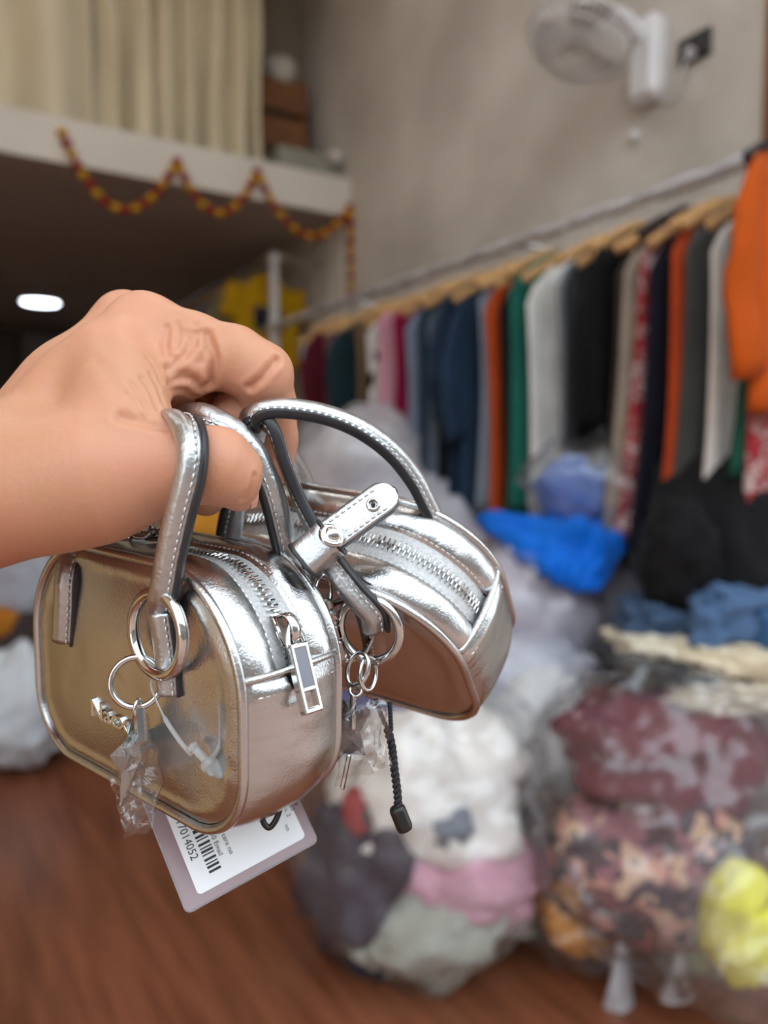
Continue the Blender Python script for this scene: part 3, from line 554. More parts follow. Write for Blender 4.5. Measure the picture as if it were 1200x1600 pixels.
# ------------------------------------------------------------------ the hand: one surface, polygonised from blended tapered limbs
def cone(p, a, b, ra, rb):
    ab = b - a; t = np.clip(((p - a) @ ab) / (ab @ ab), 0, 1)
    return np.linalg.norm(p - a - t[:, None] * ab, axis=1) - (ra + t * (rb - ra))
def smin(a, b, k):
    h = np.maximum(k - np.abs(a - b), 0) / k; return np.minimum(a, b) - h * h * k * .25
def chain(L): return [(cp(*L[i][:3]), cp(*L[i + 1][:3]), L[i][3] * .001, L[i + 1][3] * .001) for i in range(len(L) - 1)]
ELB = cp(-1500, 1500, .165)
PALM = [chain(L) for L in (
    [(222, 511, .278, 11), (130, 612, .268, 14), (0, 756, .252, 19)],             # index metacarpal
    [(196, 505, .296, 11.5), (110, 610, .285, 15), (-10, 750, .268, 19)],
    [(176, 530, .313, 11), (90, 635, .298, 14), (-20, 755, .278, 18)],
    [(160, 565, .327, 10), (80, 665, .308, 13), (-20, 765, .284, 17)],
    [(0, 768, .250, 20.5), (80, 757, .246, 19.5), (165, 740, .244, 18.5), (245, 727, .245, 14)],   # thenar
    [(180, 556, .262, 12), (190, 610, .252, 11.5), (196, 650, .247, 11.5)],          # web between thumb and index
    [(240, 545, .282, 13), (296, 576, .269, 10.2)],                                  # flesh at the index root
    [(245, 600, .285, 12), (262, 640, .282, 9)],
    [(0, 758, .256, 21.5), (-330, 905, .235, 27)])]
FOREARM = [(cp(-330, 905, .235), ELB, .027, .042)]
FING = [chain(L) for L in (
    [(222, 511, .278, 11.5), (300, 540, .275, 11.2), (365, 561, .273, 11.2), (409, 584, .273, 10.4), (421, 635, .281, 9.2), (425, 685, .285, 8.8), (427, 727, .284, 7.6)],
    [(196, 505, .296, 11), (330, 552, .290, 10.4), (398, 592, .292, 10), (372, 648, .286, 9.6), (345, 685, .280, 9), (330, 722, .278, 7.6)],
    [(176, 530, .313, 10.5), (365, 600, .302, 9.8), (362, 690, .292, 8.8), (340, 745, .286, 8.2), (322, 776, .277, 7)],
    [(160, 565, .327, 9.5), (315, 640, .318, 8.5), (312, 700, .308, 7.8), (295, 740, .300, 6.8)],
    [(205, 725, .245, 14.5), (262, 727, .244, 12.4), (305, 728, .242, 11.2), (338, 727, .241, 11.4), (360, 742, .244, 9.6), (375, 772, .249, 5.6)])]
CREASE = []
def hand_sdf(p, crease=True):
    d = None
    for g in PALM:
        for s in g:
            e = cone(p, *s); d = e if d is None else smin(d, e, .012)
    for s in FOREARM: d = smin(d, cone(p, *s), .02)
    fs = []
    for i, g in enumerate(FING):
        e = None
        for s in g:
            q = cone(p, *s); e = q if e is None else smin(e, q, .004)
        fs.append(e)
    f = fs[0]
    for e in fs[1:]: f = smin(f, e, .0015)
    d = smin(d, f, .005)
    return d
def trace(px, py):
    r = cp(px, py, 1.0); ln = np.linalg.norm(r); r = r / ln; t = .15
    for _ in range(120):
        e = hand_sdf((r * t)[None], False)[0]; t += e * .8
        if e < 1e-5 or t > .5: break
    return r * t if t < .45 else None
def crease(L, wd, am):
    P = [trace(*q) for q in L]; P = [q for q in P if q is not None]
    if len(P) > 1: CREASE.append((P, wd * .001, am * .001))
crease([(322, 520), (331, 545), (335, 560), (334, 578), (330, 600)], 1.5, 1.9)      # root of the index finger
crease([(433, 562), (420, 577), (408, 592), (390, 606)], 1.4, 1.5)                  # middle joint
crease([(262, 578), (280, 562), (296, 545), (304, 522)], 1.5, 1.2)
crease([(264, 604), (285, 590), (300, 592), (318, 606)], 1.6, 1.35)
crease([(268, 612), (290, 610), (306, 620)], 1.2, 0.75)
crease([(262, 512), (258, 535), (262, 556)], 1.4, 1.05)
crease([(275, 505), (280, 525), (276, 545)], 1.2, 0.75)
crease([(305, 505), (309, 525), (306, 540)], 1.2, 0.75)
crease([(190, 652), (215, 657), (238, 663), (258, 668)], 1.8, 1.2)                   # thumb web
crease([(205, 600), (222, 625), (236, 650)], 1.0, 0.52)
crease([(222, 590), (236, 612), (247, 640)], 1.0, 0.52)
crease([(236, 585), (247, 605), (254, 628)], 1.0, 0.52)
crease([(398, 745), (392, 765), (382, 780)], 1.2, 0.75)                               # nail fold
crease([(150, 560), (170, 585), (185, 615)], 2.0, .25); crease([(232, 560), (243, 575), (250, 595)], 1.2, .4); crease([(198, 615), (214, 640), (226, 655)], 1.1, .4)
crease([(290, 520), (294, 540), (290, 556)], 1.2, .6); crease([(318, 528), (320, 548), (316, 566)], 1.2, .5); crease([(262, 590), (276, 582), (290, 580)], 1.3, .6)
def polygonise(fn, lo, hi, h):
    n = np.ceil((hi - lo) / h).astype(int) + 1; B = 14
    D = np.full(n, 1.0, np.float32); nb = np.ceil(n / B).astype(int)
    bi = np.stack(np.meshgrid(*[np.arange(k) for k in nb], indexing='ij'), -1).reshape(-1, 3)
    dc = fn(lo + (bi * B + B / 2) * h, False); half = B * h * .87 + .004
    for k in np.where(np.abs(dc) >= half)[0]:
        a = bi[k] * B; D[a[0]:a[0] + B, a[1]:a[1] + B, a[2]:a[2] + B] = 1.0 if dc[k] > 0 else -1.0
    off = np.stack(np.meshgrid(*[np.arange(B)] * 3, indexing='ij'), -1).reshape(-1, 3)
    act = bi[np.abs(dc) < half]
    for c0 in range(0, len(act), 60):
        ch = act[c0:c0 + 60]; I = (ch[:, None] * B + off[None]).reshape(-1, 3); I = I[(I < n).all(1)]
        D[I[:, 0], I[:, 1], I[:, 2]] = fn(lo + I * h, False)
    sg = D < 0; nc = n - 1; cnt = np.zeros(nc, np.int8); sl = lambda a: np.s_[a[0]:a[0] + nc[0], a[1]:a[1] + nc[1], a[2]:a[2] + nc[2]]
    cor = np.array([(i, j, k) for i in (0, 1) for j in (0, 1) for k in (0, 1)])
    for c_ in cor: cnt += sg[sl(c_)]
    I = np.argwhere((cnt > 0) & (cnt < 8)); vals = np.stack([D[I[:, 0] + a, I[:, 1] + b, I[:, 2] + c_] for a, b, c_ in cor], 1)
    acc = np.zeros((len(I), 3)); wt = np.zeros(len(I))
    for a in range(8):
        for b in range(a + 1, 8):
            if np.abs(cor[a] - cor[b]).sum() != 1: continue
            m = (vals[:, a] < 0) != (vals[:, b] < 0); t = vals[:, a] / np.where(m, vals[:, a] - vals[:, b], 1)
            acc += np.where(m[:, None], cor[a] + t[:, None] * (cor[b] - cor[a]), 0); wt += m
    V = lo + (I + acc / wt[:, None]) * h; ix = np.full(nc, -1, np.int32); ix[I[:, 0], I[:, 1], I[:, 2]] = np.arange(len(I)); Fc = []
    for ax in range(3):
        b, c_ = (ax + 1) % 3, (ax + 2) % 3; s0 = [slice(None)] * 3; s1 = [slice(None)] * 3; s0[ax] = slice(0, -1); s1[ax] = slice(1, None)
        E_ = np.argwhere(sg[tuple(s0)] != sg[tuple(s1)]); E_ = E_[(E_[:, b] > 0) & (E_[:, c_] > 0) & (E_[:, b] < nc[b]) & (E_[:, c_] < nc[c_])]
        q = []
        for (u, v) in ((-1, -1), (0, -1), (0, 0), (-1, 0)):
            t = E_.copy(); t[:, b] += u; t[:, c_] += v; q.append(ix[t[:, 0], t[:, 1], t[:, 2]])
        q = np.stack(q, 1); fl = sg[E_[:, 0], E_[:, 1], E_[:, 2]]; q = np.where(fl[:, None], q, q[:, ::-1]); Fc.append(q[(q >= 0).all(1)])
    Fc = np.concatenate(Fc)
    E4 = np.sort(np.stack([Fc, np.roll(Fc, -1, 1)], -1).reshape(-1, 2), 1); ue, inv = np.unique(E4, axis=0, return_inverse=True); inv = inv.reshape(-1, 4)   # halve every quad so the creases resolve
    nv_, ne = len(V), len(ue); V = np.concatenate([V, V[ue].mean(1), V[Fc].mean(1)]); ce = nv_ + ne + np.arange(len(Fc))
    Fc = np.concatenate([np.stack([Fc[:, k], nv_ + inv[:, k], ce, nv_ + inv[:, (k - 1) % 4]], 1) for k in range(4)])
    e = 2e-4; d0 = fn(V); g = np.stack([(fn(V + np.eye(3)[k] * e) - d0) / e for k in range(3)], 1); gn = nrm(g)
    V = V - np.clip(d0, -.002, .002)[:, None] * gn; near = np.where(V[:, 0] > cp(-60, 0, .25)[0])[0]
    for (P, wd, am) in CREASE:              # fold the skin in along its creases
        m = None
        for i in range(len(P) - 1):
            q = cone(V[near], P[i], P[i + 1], 0, 0); m = q if m is None else np.minimum(m, q)
        V[near] -= (am * (np.exp(-(m / wd) ** 2) - .25 * np.exp(-((m / wd - 2.0) / .9) ** 2)))[:, None] * gn[near]
    return V, Fc
M_SKIN = mat('tan_skin', S(202, 148, 116), rough=.45, col2=S(210, 149, 121), vscale=35, bump=.4, bscale=420, dist=.0005, sss=.12, spec=.35)
prs = np.concatenate([[s[0], s[1]] for g in PALM + FING for s in g] + [[ELB]])
lo, hi = prs.min(0) - .05, prs.max(0) + .03
V, Fc = polygonise(hand_sdf, lo, hi, .00125)
person = wobj('person', tw(V), Fc, M_SKIN, None, label='bare left forearm and hand hooking two silver bags by their handles', cat='person')
M_NAIL = mat('fingernail', S(222, 160, 140), rough=.25, var=.05, vscale=60, bump=0)
def nail(c0, dirn, out, L, Wd, parent):
    dirn = nrm(dirn); out = nrm(out - (out @ dirn) * dirn); sd = np.cross(dirn, out); P = []
    for i in range(9):
        u = i / 8
        for j in range(9):
            v = j / 4 - 1; wf = Wd * (1 - .35 * max(0, u - .7) / .3 * abs(v)); P.append(c0 + dirn * L * (u - .5) + sd * wf * v + out * (.0022 * (1 - v * v) - .0012 * (2 * u - 1) ** 2 - .0006))
    P = np.array(P); Q = P - out * .0007; Fc = grid_faces(9, 9); n = 81
    rim = list(range(9)) + list(range(17, 81, 9)) + list(range(79, 71, -1)) + list(range(63, 0, -9))
    side = [(rim[i], rim[(i + 1) % len(rim)], rim[(i + 1) % len(rim)] + n, rim[i] + n) for i in range(len(rim))]
    return wobj('thumbnail', tw(np.concatenate([P, Q])), Fc + [tuple(k + n for k in f[::-1]) for f in Fc] + side, M_NAIL, parent, label='thumb nail seen edge on')
nail(cp(396, 768, .2478), cp(386, 795, .252) - cp(376, 755, .246), np.array([.85, .25, .1]), .0095, .0042, person)
# ------------------------------------------------------------------ the two silver bags
L_, T_, H_ = .121, .041, .080
def rodr(wv):
    wv = np.array(wv, float); t = np.linalg.norm(wv); k = wv / t; K = np.array([[0, -k[2], k[1]], [k[2], 0, -k[0]], [-k[1], k[0], 0]])
    return np.eye(3) + np.sin(t) * K + (1 - np.cos(t)) * K @ K
def pose(wv, t):
    m = np.eye(4); m[:3, :3] = rodr(wv); m[:3, 3] = t; return m
BL = pose((-1.3824, -.4777, -.5717), (-.0759, -.0546, -.2801)); BR = pose((-.7057, -.4296, -.3254), (-.0141, -.0357, -.3207))
def outline(n, inset=0.):
    a, b, rt, rb = L_ / 2, H_ / 2, .036, .023; P = []
    def arc(cx, cz, r, a0, a1):
        for t in np.radians(np.linspace(a0, a1, 40)): P.append((cx + r * np.cos(t), cz + r * np.sin(t)))
    P.append((0, -b)); arc(a - rb, -b + rb, rb, -90, 0); arc(a - rt, b - rt, rt, 0, 90); arc(-a + rt, b - rt, rt, 90, 180); arc(-a + rb, -b + rb, rb, 180, 270); P.append((0, -b))
    P = np.array(P); P[:, 1] += np.where(P[:, 1] > 0, .0022 * np.clip(1 - (P[:, 0] / a) ** 2, 0, 1) * np.clip(P[:, 1] / b, 0, 1), 0)
    s = np.concatenate([[0], np.cumsum(np.linalg.norm(np.diff(P, axis=0), axis=1))]); u = np.linspace(0, s[-1], n, endpoint=False)
    Q = np.stack([np.interp(u, s, P[:, 0]), np.interp(u, s, P[:, 1])], 1)
    for _ in range(3): Q = (np.roll(Q, 1, 0) + 2 * Q + np.roll(Q, -1, 0)) / 4
    T = nrm(np.roll(Q, -1, 0) - np.roll(Q, 1, 0)); N = np.stack([T[:, 1], -T[:, 0]], 1); return Q - inset * N, N, s[-1]
NO = 320
OQ, ON, OP = outline(NO)
ZSEAM = .011
ir = next(i for i in range(NO) if OQ[i, 0] > 0 and OQ[i, 1] > ZSEAM); il = next(i for i in range(NO - 1, 0, -1) if OQ[i, 0] < 0 and OQ[i, 1] > ZSEAM)
def strip(i0, i1, v0, v1, m, off, seed, amp=.0005, wr=0.):
    I = np.arange(i0, i1 + 1) % NO; vv = np.linspace(v0, v1, m); Q = OQ[I]; N = ON[I]
    sl = np.arange(len(I)) / NO * OP; V = []
    for k in range(len(I)):
        nn = np.array([N[k, 0], 0, N[k, 1]])
        for j, v in enumerate(vv):
            t = (v - v0) / (v1 - v0); p = np.array([Q[k, 0], -T_ / 2 + v * T_, Q[k, 1]]); e = off(t, sl[k], (len(I) - 1) / NO * OP)
            en = np.sin(np.pi * t) ** .6
            e += en * amp * mnoise.fractal(Vector((p[0] * 90 + seed, p[1] * 60, p[2] * 90)), 1, 2, 3)
            if wr: e += wr * (abs(2 * t - 1) ** 3) * mnoise.noise(Vector((sl[k] * 700 + seed, t * 2, 0)))
            V.append(p + nn * e)
    return np.array(V), [f[::-1] for f in grid_faces(len(I), m)]
pill = lambda h: (lambda t, s, Ls: h * max(0, 4 * t * (1 - t)) ** .55)
def endpill(h):
    return lambda t, s, Ls: h * max(0, 4 * t * (1 - t)) ** .55 * min(1, .25 + min(s, Ls - s) / .006) ** .7 + .0001
def frontpanel(seed, sgn):
    K = 34; V = []; rad = np.linspace(0, 1, K) ** .85
    Qi, Ni, _ = outline(NO, .0012)
    dent = [((.040, -.016), .020, .0003), ((-.02, .012), .030, -.0005), ((.050, .004), .010, .0009)]
    for r in rad[1:]:
        for i in range(0, NO, 2):
            x, z = Qi[i] * r; b = .0030 * (1 - r ** 3.0) + .0012 * np.exp(-((r - .93) / .045) ** 2) * .6
            b += .00045 * (1 - r ** 6) * mnoise.fractal(Vector((x * 45 + seed, z * 45, seed)), 1, 2, 2)
            b += .00035 * np.exp(-((r - .92) / .07) ** 2) * mnoise.noise(Vector((i / NO * 150, r * 6, seed)))
            for (c0, sg, am) in dent: b -= am * np.exp(-((x - c0[0]) ** 2 + (z - c0[1]) ** 2) / sg ** 2)
            V.append((x, sgn * (T_ / 2 + b), z))
    m = NO // 2; V.append((0, sgn * (T_ / 2 + .0030), 0)); Fc = grid_faces(K - 1, m, False, True)
    Fc += [((j + 1) % m, j, len(V) - 1) for j in range(m)]
    if sgn < 0: pass
    else: Fc = [f[::-1] for f in Fc]
    return np.array(V), Fc
def loop3(y, inset=0., out=0.):
    Q, N, _ = outline(NO); Q = Q + N * out; return np.stack([Q[:, 0], np.full(NO, y), Q[:, 1]], 1), np.stack([N[:, 0], np.zeros(NO), N[:, 1]], 1)
def stitches(P, Nn, step, ln, r):            # little threads along a polyline, with normals
    s = np.concatenate([[0], np.cumsum(np.linalg.norm(np.diff(P, axis=0), axis=1))]); out = []
    for u in np.arange(step / 2, s[-1] - ln, step):
        a = np.array([np.interp(u, s, P[:, k]) for k in range(3)]); b = np.array([np.interp(u + ln, s, P[:, k]) for k in range(3)])
        n = nrm(np.array([np.interp(u, s, Nn[:, k]) for k in range(3)])); t = nrm(b - a); w_ = np.cross(t, n)
        c = (a + b) / 2; rows = []
        for (f, sc) in ((-.5, .35), (-.3, 1), (.3, 1), (.5, .35)):
            q = c + t * f * ln; rows += [q + w_ * r * sc, q + n * r * sc, q - w_ * r * sc, q - n * r * .5]
        out.append((np.array(rows), grid_faces(4, 4, False, True)))
    return join(out)
BAGMESH = {}
def md(key, geo, m, smooth=True): BAGMESH[key] = mesh_data(key, geo[0], geo[1], m, smooth)
md('front_panel', frontpanel(2.3, -1), M_SILVER); md('back_panel', frontpanel(5.1, 1), M_SILVER)
md('top_gusset_front', strip(ir, il, .02, .345, 14, pill(.0032), 3.1, .0005, .0004), M_SILVER)
md('top_gusset_back', strip(ir, il, .655, .98, 14, pill(.0032), 8.2, .0005, .0004), M_SILVER)
md('zip_tape', strip(ir - 2, il + 2, .33, .67, 9, lambda t, s, Ls: .0004, 1.7, .0002), M_TAPE)
md('lower_gusset', strip(il - NO, ir, .015, .985, 30, endpill(.0044), 6.4, .00045, .0004), M_SILVER)
for nm, y in (('front_piping', -T_ / 2), ('back_piping', T_ / 2)):
    P, N = loop3(y, out=.0006); md(nm, sweep(P, np.tile((0., 1, 0), (NO, 1)), circ(.00165, 10), True), M_SILVER)
    P, N = loop3(y + (.0030 if y < 0 else -.0030), out=.0006); md(nm + '_welt', sweep(P, np.tile((0., 1, 0), (NO, 1)), circ(.0011, 8), True), M_SILVER)
st = []
for v in (.315, .685):
    I = np.arange(ir + 2, il - 1); P = np.stack([OQ[I, 0], np.full(len(I), -T_ / 2 + v * T_), OQ[I, 1]], 1); N = np.stack([ON[I, 0], np.zeros(len(I)), ON[I, 1]], 1)
    st.append(stitches(P + N * .00165, N, .0024, .0018, .00032))
for i in (ir - 5, il + 5):
    n = np.array([ON[i, 0], 0, ON[i, 1]]); p = np.array([OQ[i, 0], 0, OQ[i, 1]]); ys = np.linspace(-T_ * .42, T_ * .42, 30)
    e = .0044 * (1 - (2 * ys / T_) ** 2) ** .55 * .85 + .0002; P = p + n * e[:, None] + np.stack([0 * ys, ys, 0 * ys], 1); st.append(stitches(P, np.tile(n, (30, 1)), .0024, .0018, .00034))
md('stitching', join(st), M_THREAD)
sm = []
for i in (ir, il):                           # welts where the zip ends
    n = np.array([ON[i, 0], 0, ON[i, 1]]); p = np.array([OQ[i, 0], 0, OQ[i, 1]]); ys = np.linspace(-T_ * .47, T_ * .47, 30)
    e = .0036 * (1 - (2 * ys / T_) ** 2) ** .55; P = p + n * e[:, None] + np.stack([0 * ys, ys, 0 * ys], 1); sm.append(sweep(P, np.tile(n, (30, 1)), circ(.0013, 8)))
md('end_welt', sm[0], M_SILVER); md('far_end_welt', sm[1], M_SILVER)
te = []
I = np.arange(ir, il + 1); sI = np.arange(len(I)) / NO * OP
for k, u in enumerate(np.arange(.001, sI[-1] - .001, .00098)):
    g = lambda A: np.array([np.interp(u, sI, A[I, 0]), 0, np.interp(u, sI, A[I, 1])])
    p, n = g(OQ), nrm(g(ON)); t = np.cross(n, (0, 1, 0)); sd = 1 if k % 2 else -1
    V, Fc = bbox((0, 0, 0), (1, 1, 1), .2); V = V * np.array([.00075, .0031, .0013])
    V = V[:, 0:1] * t + V[:, 1:2] * np.array([0, 1., 0]) + V[:, 2:3] * n + p + n * .0010 + np.array([0, sd * .0011, 0]); te.append((V, Fc))
md('zip_teeth', join(te), M_CHROME, False)
def build_bag(mtx, label):
    root = empty('handbag', matrix=CM @ Matrix(mtx.tolist()), label=label, cat='handbag')
    pr_ = {}
    for k in ('lower_gusset', 'front_panel', 'back_panel', 'top_gusset_front', 'top_gusset_back', 'front_piping', 'back_piping', 'front_piping_welt', 'back_piping_welt', 'end_welt', 'far_end_welt'):
        pr_[k] = part(k, BAGMESH[k], root)
    z = part('zipper', BAGMESH['zip_tape'], root); part('teeth', BAGMESH['zip_teeth'], z, kind='stuff', label='row of small metal zip teeth')
    part('stitching', BAGMESH['stitching'], root, kind='stuff'); return root, z
bagL, zipL = build_bag(BL, 'silver mini box bag hung from the thumb, nearer, with split ring and star charm')
bagR, zipR = build_bag(BR, 'silver mini box bag tilted to show its top zip, farther right, with buckle tab')
def loc2cam(B, p): return np.asarray(p) @ B[:3, :3].T + B[:3, 3]
def onface(B, px, py, y=-T_ / 2 - .003):     # where the sight line meets the front panel
    n = B[:3, 1]; p0 = B[:3, 3] + n * y; r = cp(px, py, 1.0); return r * ((p0 @ n) / (r @ n))
STRAP = []
for t in np.linspace(0, 1, 26, endpoint=False):   # rolled strap with a thin stitched flange
    a = 2 * np.pi * t; x = np.cos(a); y = np.sin(a); wx = -.0008 + .0042 * x; hh = .0025 if x < .1 else .0025 - .0011 * min(1, (x - .1) / .5); STRAP.append((wx, hh * y))
EDGE = [(.0032 + .0009 + .0010 * np.cos(a), .00195 * np.sin(a)) for a in np.linspace(0, 2 * np.pi, 12, endpoint=False)]
def handle(root, C, Wd, n=90, name='handle', sc=None, stitch=True, k=1.0):
    """C rows: px, py, depth; Wd rows: direction of the painted edge in camera space"""
    A = crom(np.concatenate([cpl(C), np.array(Wd, float)], 1), n); P, W_ = A[:, :3], A[:, 3:]
    o = wobj(name, *map_w(sweep(P, W_, np.array(STRAP) * k)), M_STRAP, root)
    T, Wn, Bn = frames(P, W_)
    wobj('edge', *map_w(sweep(P, W_, np.array(EDGE) * k)), M_EDGE, o, label='black painted strap edge')
    if stitch:
        g = [stitches(P + Wn * .0021 * k + Bn * s * .0017 * k, Bn * s, .0026, .0019, .00042) for s in (1, -1)]
        wobj('stitching', *map_w(join(g)), M_THREAD, o, kind='stuff')
    return o
def map_w(g): return tw(g[0]), g[1]
R_, D_, U_ = (1, 0, 0), (0, -1, 0), (0, 1, 0)
# --- nearer bag: front handle over the thumb, left end sewn on the panel
fa = onface(BL, 100, 1003); fb = onface(BL, 103, 935); dz = lambda q: -q[2]
handle(bagL, [(256, 1018, .2500), (254, 990, .2480), (253, 955, .2400), (257, 925, .2350), (268, 860, .2310), (283, 795, .2275), (297, 740, .2255), (300, 695, .2265), (292, 664, .232), (276, 652, .241), (256, 660, .252), (225, 700, .266), (170, 780, .276), (122, 850, .2800), (106, 900, dz(fb) - .003), (103, 950, dz(fb) - .001), (100, 1003, dz(fa) - .001)],
       [(1, 0, .3)] * 6 + [(1, -.1, .25)] * 3 + [(1, -.2, -.2), (.9, -.2, -.5), (.8, 0, -.5), (.9, 0, 0), (1, 0, .2), (1, 0, .3), (1, 0, .3), (1, 0, .3)], n=130)
# tab sewn under the ring
q = [onface(BL, 256, 985), onface(BL, 262, 1030), onface(BL, 266, 1086)]
handle(bagL, [(252, 958, dz(q[0]) - .004), (256, 985, dz(q[0]) - .003), (262, 1030, dz(q[1]) - .0012), (266, 1086, dz(q[2]) - .0008)], [(1, 0, .3)] * 4, n=30, name='ring_tab', k=.9)
# --- nearer bag: back handle round the far side of the thumb
qb = onface(BL, 452, 915, T_ / 2 + .004); qc = onface(BL, 450, 870, T_ / 2 + .004)
handle(bagL, [(458, 930, dz(qb)), (451, 880, dz(qc)), (441, 832, .5 * dz(qc) + .132), (428, 780, .2625), (412, 738, .260), (394, 702, .2585), (368, 676, .258), (338, 658, .2585), (306, 650, .262), (280, 662, .270), (262, 700, .283), (262, 770, .300), (280, 850, .312)],
       [(-.7, 0, .6), (-.7, 0, .7), (-.7, -.1, .7), (-.7, -.3, .7), (-.6, -.5, .7), (-.5, -.6, .7), (-.3, -.8, .6), (-.1, -.9, .6), (.2, -.9, .5), (.7, -.5, .5), (1, 0, 0), (1, 0, 0), (1, 0, 0)], n=110)
# --- farther bag: front handle, between thumb and forefinger, down to the ring
handle(bagR, [(352, 880, .303), (357, 840, .298), (366, 795, .2900), (384, 730, .279), (392, 690, .270), (398, 668, .2655), (414, 660, .2635), (430, 678, .2630), (446, 725, .2640), (468, 780, .2655), (495, 838, .2655), (527, 892, .2645), (556, 930, .2640), (583, 960, .2650), (588, 985, .2690)],
       [(-1, 0, .3), (-1, 0, .3), (-.9, 0, .4), (-.8, 0, .5), (-.5, .4, .7), (-.2, .6, .8), (0, .5, 1), (.1, .2, 1), (.1, 0, 1), (.15, .1, 1), (.4, .3, .9), (.8, .5, .5), (.9, .6, .4), (.9, .5, .3), (.9, .4, .2)], n=130)
# --- farther bag: back handle, the tall arch
handle(bagR, [(690, 830, .290), (668, 786, .2850), (648, 748, .2820), (612, 704, .2770), (562, 668, .2720), (505, 646, .2675), (446, 637, .2630), (408, 641, .2610), (393, 656, .2640), (398, 672, .2740), (422, 690, .290), (448, 712, .304), (470, 745, .318), (484, 790, .330)],
       [(-.5, -.5, .9), (-.5, -.5, .9), (-.5, -.5, .9), (-.4, -.6, .9), (-.25, -.65, .9), (-.1, -.65, .9), (-.05, -.65, .9), (.1, -.65, .9), (.6, -.5, .6), (.8, .2, .5), (-.5, -.5, .5), (-.5, -.5, .5), (-.5, -.3, .5), (-.5, 0, .5)], n=130)
q = [onface(BR, 580, 960), onface(BR, 585, 990), onface(BR, 588, 1018)]
handle(bagR, [(574, 948, dz(q[0]) - .004), (580, 965, dz(q[0]) - .002), (585, 990, dz(q[1]) - .001), (590, 1020, dz(q[2]) - .0008)], [(-.9, -.2, .3)] * 4, n=30, name='ring_tab', k=1.0)
# --- rings
nL = -BL[:3, 1]; nR = -BR[:3, 1]
wobj('ring', *map_w(ring(cp(246, 990, .2385), (-.62, -.05, .78), .0129, .0020, up=(.15, 1, 0), e=1.0)), M_CHROME, bagL, label='thick chrome ring')
wobj('ring', *map_w(ring(cp(577, 984, .268), (-.35, -.25, .9), .0112, .0018, up=(.1, 1, 0), e=1.05)), M_CHROME, bagR, label='thick chrome ring')
# --- zip slider with pull tab on the nearer bag
def slider(B, root, zp, pxy, tabdir, ln, nm='zip_pull'):
    pj = [loc2cam(B, (OQ[k, 0], 0, OQ[k, 1])) for k in range(ir, il)]; i = ir + int(np.argmin([np.hypot(600 + F * p_[0] / -p_[2] - pxy[0], 800 + F * p_[1] / p_[2] - pxy[1]) for p_ in pj])); n = np.array([ON[i, 0], 0, ON[i, 1]]); p = np.array([OQ[i, 0], 0, OQ[i, 1]]); t = np.cross(n, (0, 1, 0)); t = -t   # t runs down the end
    fr = lambda V: loc2cam(B, V[:, 0:1] * np.array([0, 1., 0]) + V[:, 1:2] * t + V[:, 2:3] * n + p)
    V1, F1 = bbox((0, 0, .0026), (.0078, .0105, .0022), .3); V2, F2 = bbox((0, -.001, .0010), (.0056, .009, .0018), .3)
    br = crom(np.array([(0, -.0045, .003), (0, -.0035, .0062), (0, .0005, .0072), (0, .0038, .0055), (0, .0045, .0034)]), 20)
    V3, F3 = sweep(br, np.tile((1., 0, 0), (20, 1)), circ(.0019, 10, .0009))
    V, Fc = join([(V1, F1), (V2, F2), (V3, F3)]); sl = wobj(nm, tw(fr(V)), Fc, M_CHROME, root, label='chrome zip slider')
    tip = fr(np.array([[0, .0018, .0052]]))[0]
    d = nrm(np.asarray(tabdir, float)); side = np.cross(d, nrm(loc2cam(B, n) - B[:3, 3])); side = nrm(side); up = np.cross(side, d)
    lp = [tip - d * .003 + side * 0, tip + side * .0024 + d * .0005, tip + side * .0028 + d * .005, tip - side * .0028 + d * .005, tip - side * .0024 + d * .0005]
    wobj('pull_loop', *map_w(tube(crom(np.array(lp), 40, True), .0009, 8, True)), M_CHROME, sl)
    c0 = tip + d * (.0035 + ln / 2)
    fr2 = lambda V: V[:, 0:1] * side + V[:, 1:2] * d + V[:, 2:3] * up + c0
    bars = [bbox((-.0030, 0, 0), (.0016, ln, .0030), .25), bbox((.0030, 0, 0), (.0016, ln, .0030), .25), bbox((0, -ln / 2 + .0008, 0), (.0076, .0018, .0030), .25), bbox((0, ln / 2 - .0008, 0), (.0076, .0018, .0030), .25), bbox((0, ln / 2 - .0072, 0), (.0076, .0014, .0028), .25)]
    V, Fc = join(bars); wobj('pull_frame', tw(fr2(V)), Fc, M_CHROME, sl, False)
    V, Fc = bbox((0, -.0030, .0001), (.0052, ln - .0085, .0022), .15); wobj('pull_plate', tw(fr2(V)), Fc, M_CHROMED, sl, False, label='dark polished pull plate')
slider(BL, bagL, zipL, (440, 985), cp(482, 1128, .232) - cp(452, 1000, .236), .0215)
# second slider half hidden under the hand
def hardware(root, c_px, nm, lab):
    c0 = cp(*c_px); V1, F1 = bbox((0, 0, 0), (.0125, .006, .007), .25); V2, F2 = ring((-.002, .0042, .002), (0, .3, 1), .0036, .0009); V3, F3 = bbox((.004, .0028, .001), (.004, .003, .008), .3)
    V, Fc = join([(V1, F1), (V2, F2), (V3, F3)]); wobj(nm, tw(V + c0), Fc, M_CHROME, root, label=lab)
hardware(bagL, (232, 843, .275), 'zip_slider', 'chrome zip slider at the far end of the zip')
